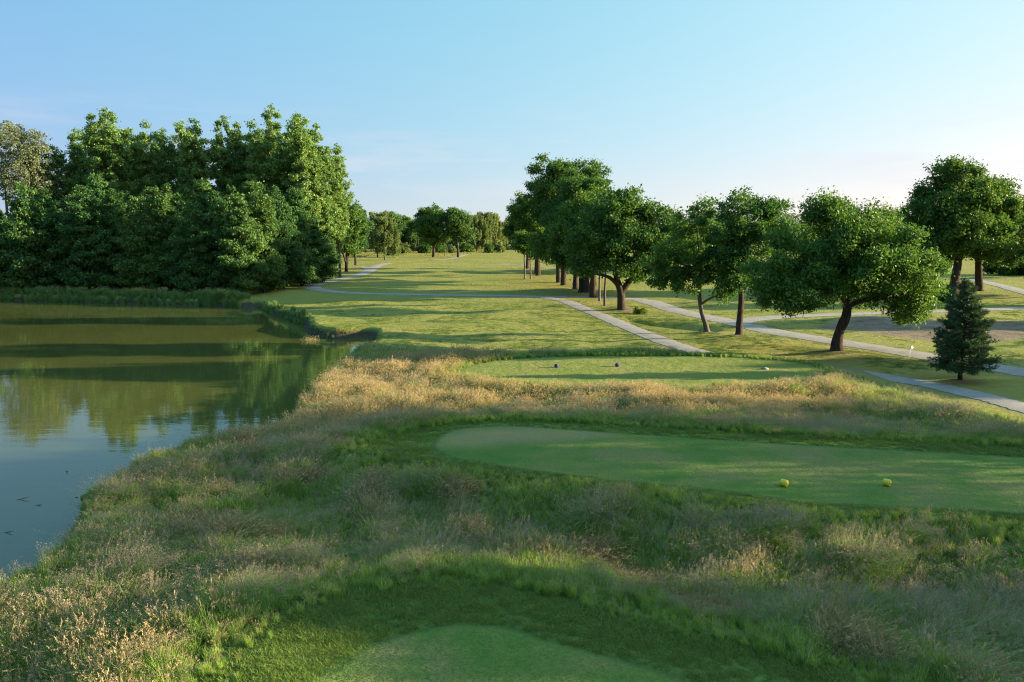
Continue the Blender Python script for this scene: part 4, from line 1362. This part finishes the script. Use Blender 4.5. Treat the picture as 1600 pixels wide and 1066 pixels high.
def build_light():
    s = bpy.data.lights.new('sun', 'SUN')
    s.energy = 4.3
    s.angle = R(0.5)
    s.color = (1.0, 0.83, 0.56)
    o = bpy.data.objects.new('sun', s)
    COL.objects.link(o)
    d = Vector((math.cos(SUN_EL) * math.cos(SUN_AZ), math.cos(SUN_EL) * math.sin(SUN_AZ), math.sin(SUN_EL)))
    o.rotation_euler = d.to_track_quat('Z', 'Y').to_euler()
    o.location = (60, 0, 40)
    w = bpy.data.worlds.new('World')
    scene.world = w
    w.use_nodes = True
    nt = w.node_tree
    nt.nodes.clear()
    L = nt.links.new
    sky = N(nt, 'ShaderNodeTexSky', sky_type='NISHITA')
    sky.sun_disc = False
    sky.sun_elevation = SUN_EL
    sky.sun_rotation = math.pi / 2 - SUN_AZ
    sky.altitude = 50
    sky.air_density = 1.0
    sky.dust_density = 0.15
    sky.ozone_density = 3.0
    # thin cloud streaks low over the horizon
    tex = N(nt, 'ShaderNodeTexCoord')
    mp = N(nt, 'ShaderNodeMapping')
    mp.inputs['Scale'].default_value = (2.2, 2.2, 16.0)
    L(tex.outputs['Generated'], mp.inputs[0])
    n = noise_n(nt, mp.outputs[0], 1.6, 5, 0.6)
    n2 = N(nt, 'ShaderNodeMapRange', i_1=0.50, i_2=0.72)
    L(n, n2.inputs[0])
    sp = N(nt, 'ShaderNodeSeparateXYZ')
    L(tex.outputs['Generated'], sp.inputs[0])
    lo = N(nt, 'ShaderNodeMapRange', i_1=0.02, i_2=0.06)
    hi = N(nt, 'ShaderNodeMapRange', i_1=0.17, i_2=0.09)
    L(sp.outputs[2], lo.inputs[0])
    L(sp.outputs[2], hi.inputs[0])
    f = mth(nt, 'MULTIPLY', mth(nt, 'MULTIPLY', lo.outputs[0], hi.outputs[0]), mth(nt, 'MULTIPLY', n2.outputs[0], 0.55))
    # the hazy evening sky is flatter than the clear-air model and pales toward the sun
    sc_ = N(nt, 'ShaderNodeSeparateColor')
    L(sky.outputs[0], sc_.inputs[0])
    cc = N(nt, 'ShaderNodeCombineColor')
    zp = mth(nt, 'MAXIMUM', sp.outputs[2], 0.0)
    zh = mth(nt, 'MULTIPLY', mth(nt, 'MAXIMUM', mth(nt, 'SUBTRACT', sp.outputs[2], 0.27), 0.0), 0.62)
    for k, (a0, g0, kx, kz) in enumerate(((0.851, 0.557, 0.81, 0.093), (1.824, 0.054, 0.514, -0.416), (1.56, 0.243, 0.184, 0.190))):
        ex = mth(nt, 'EXPONENT', mth(nt, 'ADD', mth(nt, 'MULTIPLY', sp.outputs[0], kx), mth(nt, 'ADD', mth(nt, 'MULTIPLY', zp, kz), zh)))
        v = mth(nt, 'MULTIPLY', mth(nt, 'MULTIPLY', mth(nt, 'POWER', sc_.outputs[k], g0), a0), ex)
        L(v, cc.inputs[k])
    c = mixc(nt, f, cc.outputs[0], (2.0, 2.04, 2.12))
    bg = N(nt, 'ShaderNodeBackground')
    bg.inputs['Strength'].default_value = 0.086
    L(c, bg.inputs[0])
    out = N(nt, 'ShaderNodeOutputWorld')
    L(bg.outputs[0], out.inputs[0])
    vs = scene.view_settings
    scene.display_settings.display_device = 'sRGB'
    vs.view_transform = 'Standard'
    vs.look = 'None'
    vs.gamma = 1.0
    vs.use_curve_mapping = False
    vs.exposure = 2.26
    cy = scene.cycles
    cy.max_bounces = 8
    cy.diffuse_bounces = 5
    cy.transmission_bounces = 4
    cy.use_denoising = True
    cy.denoising_prefilter = 'NONE'
    cy.filter_width = 1.15


def build_haze():
    m, nt = new_mat('haze_air')
    v = N(nt, 'ShaderNodeVolumePrincipled')
    v.inputs['Color'].default_value = (0.86, 0.92, 1.0, 1)
    v.inputs['Density'].default_value = 0.00007
    v.inputs['Anisotropy'].default_value = 0.35
    out = N(nt, 'ShaderNodeOutputMaterial')
    nt.links.new(v.outputs[0], out.inputs['Volume'])
    g = Geo()
    g.box((0, 300, 18.0), (1500, 1300, 44.0))
    o = obj('haze', g.mesh('haze', [m]))
    tag(o, 'thin pale evening haze lying over the whole course', 'haze', kind='stuff')


if HAZE:
    build_haze()
build_light()
build_ground()
build_paths()
build_water()
build_trees()
build_distant_wood()
build_grass()
build_things()
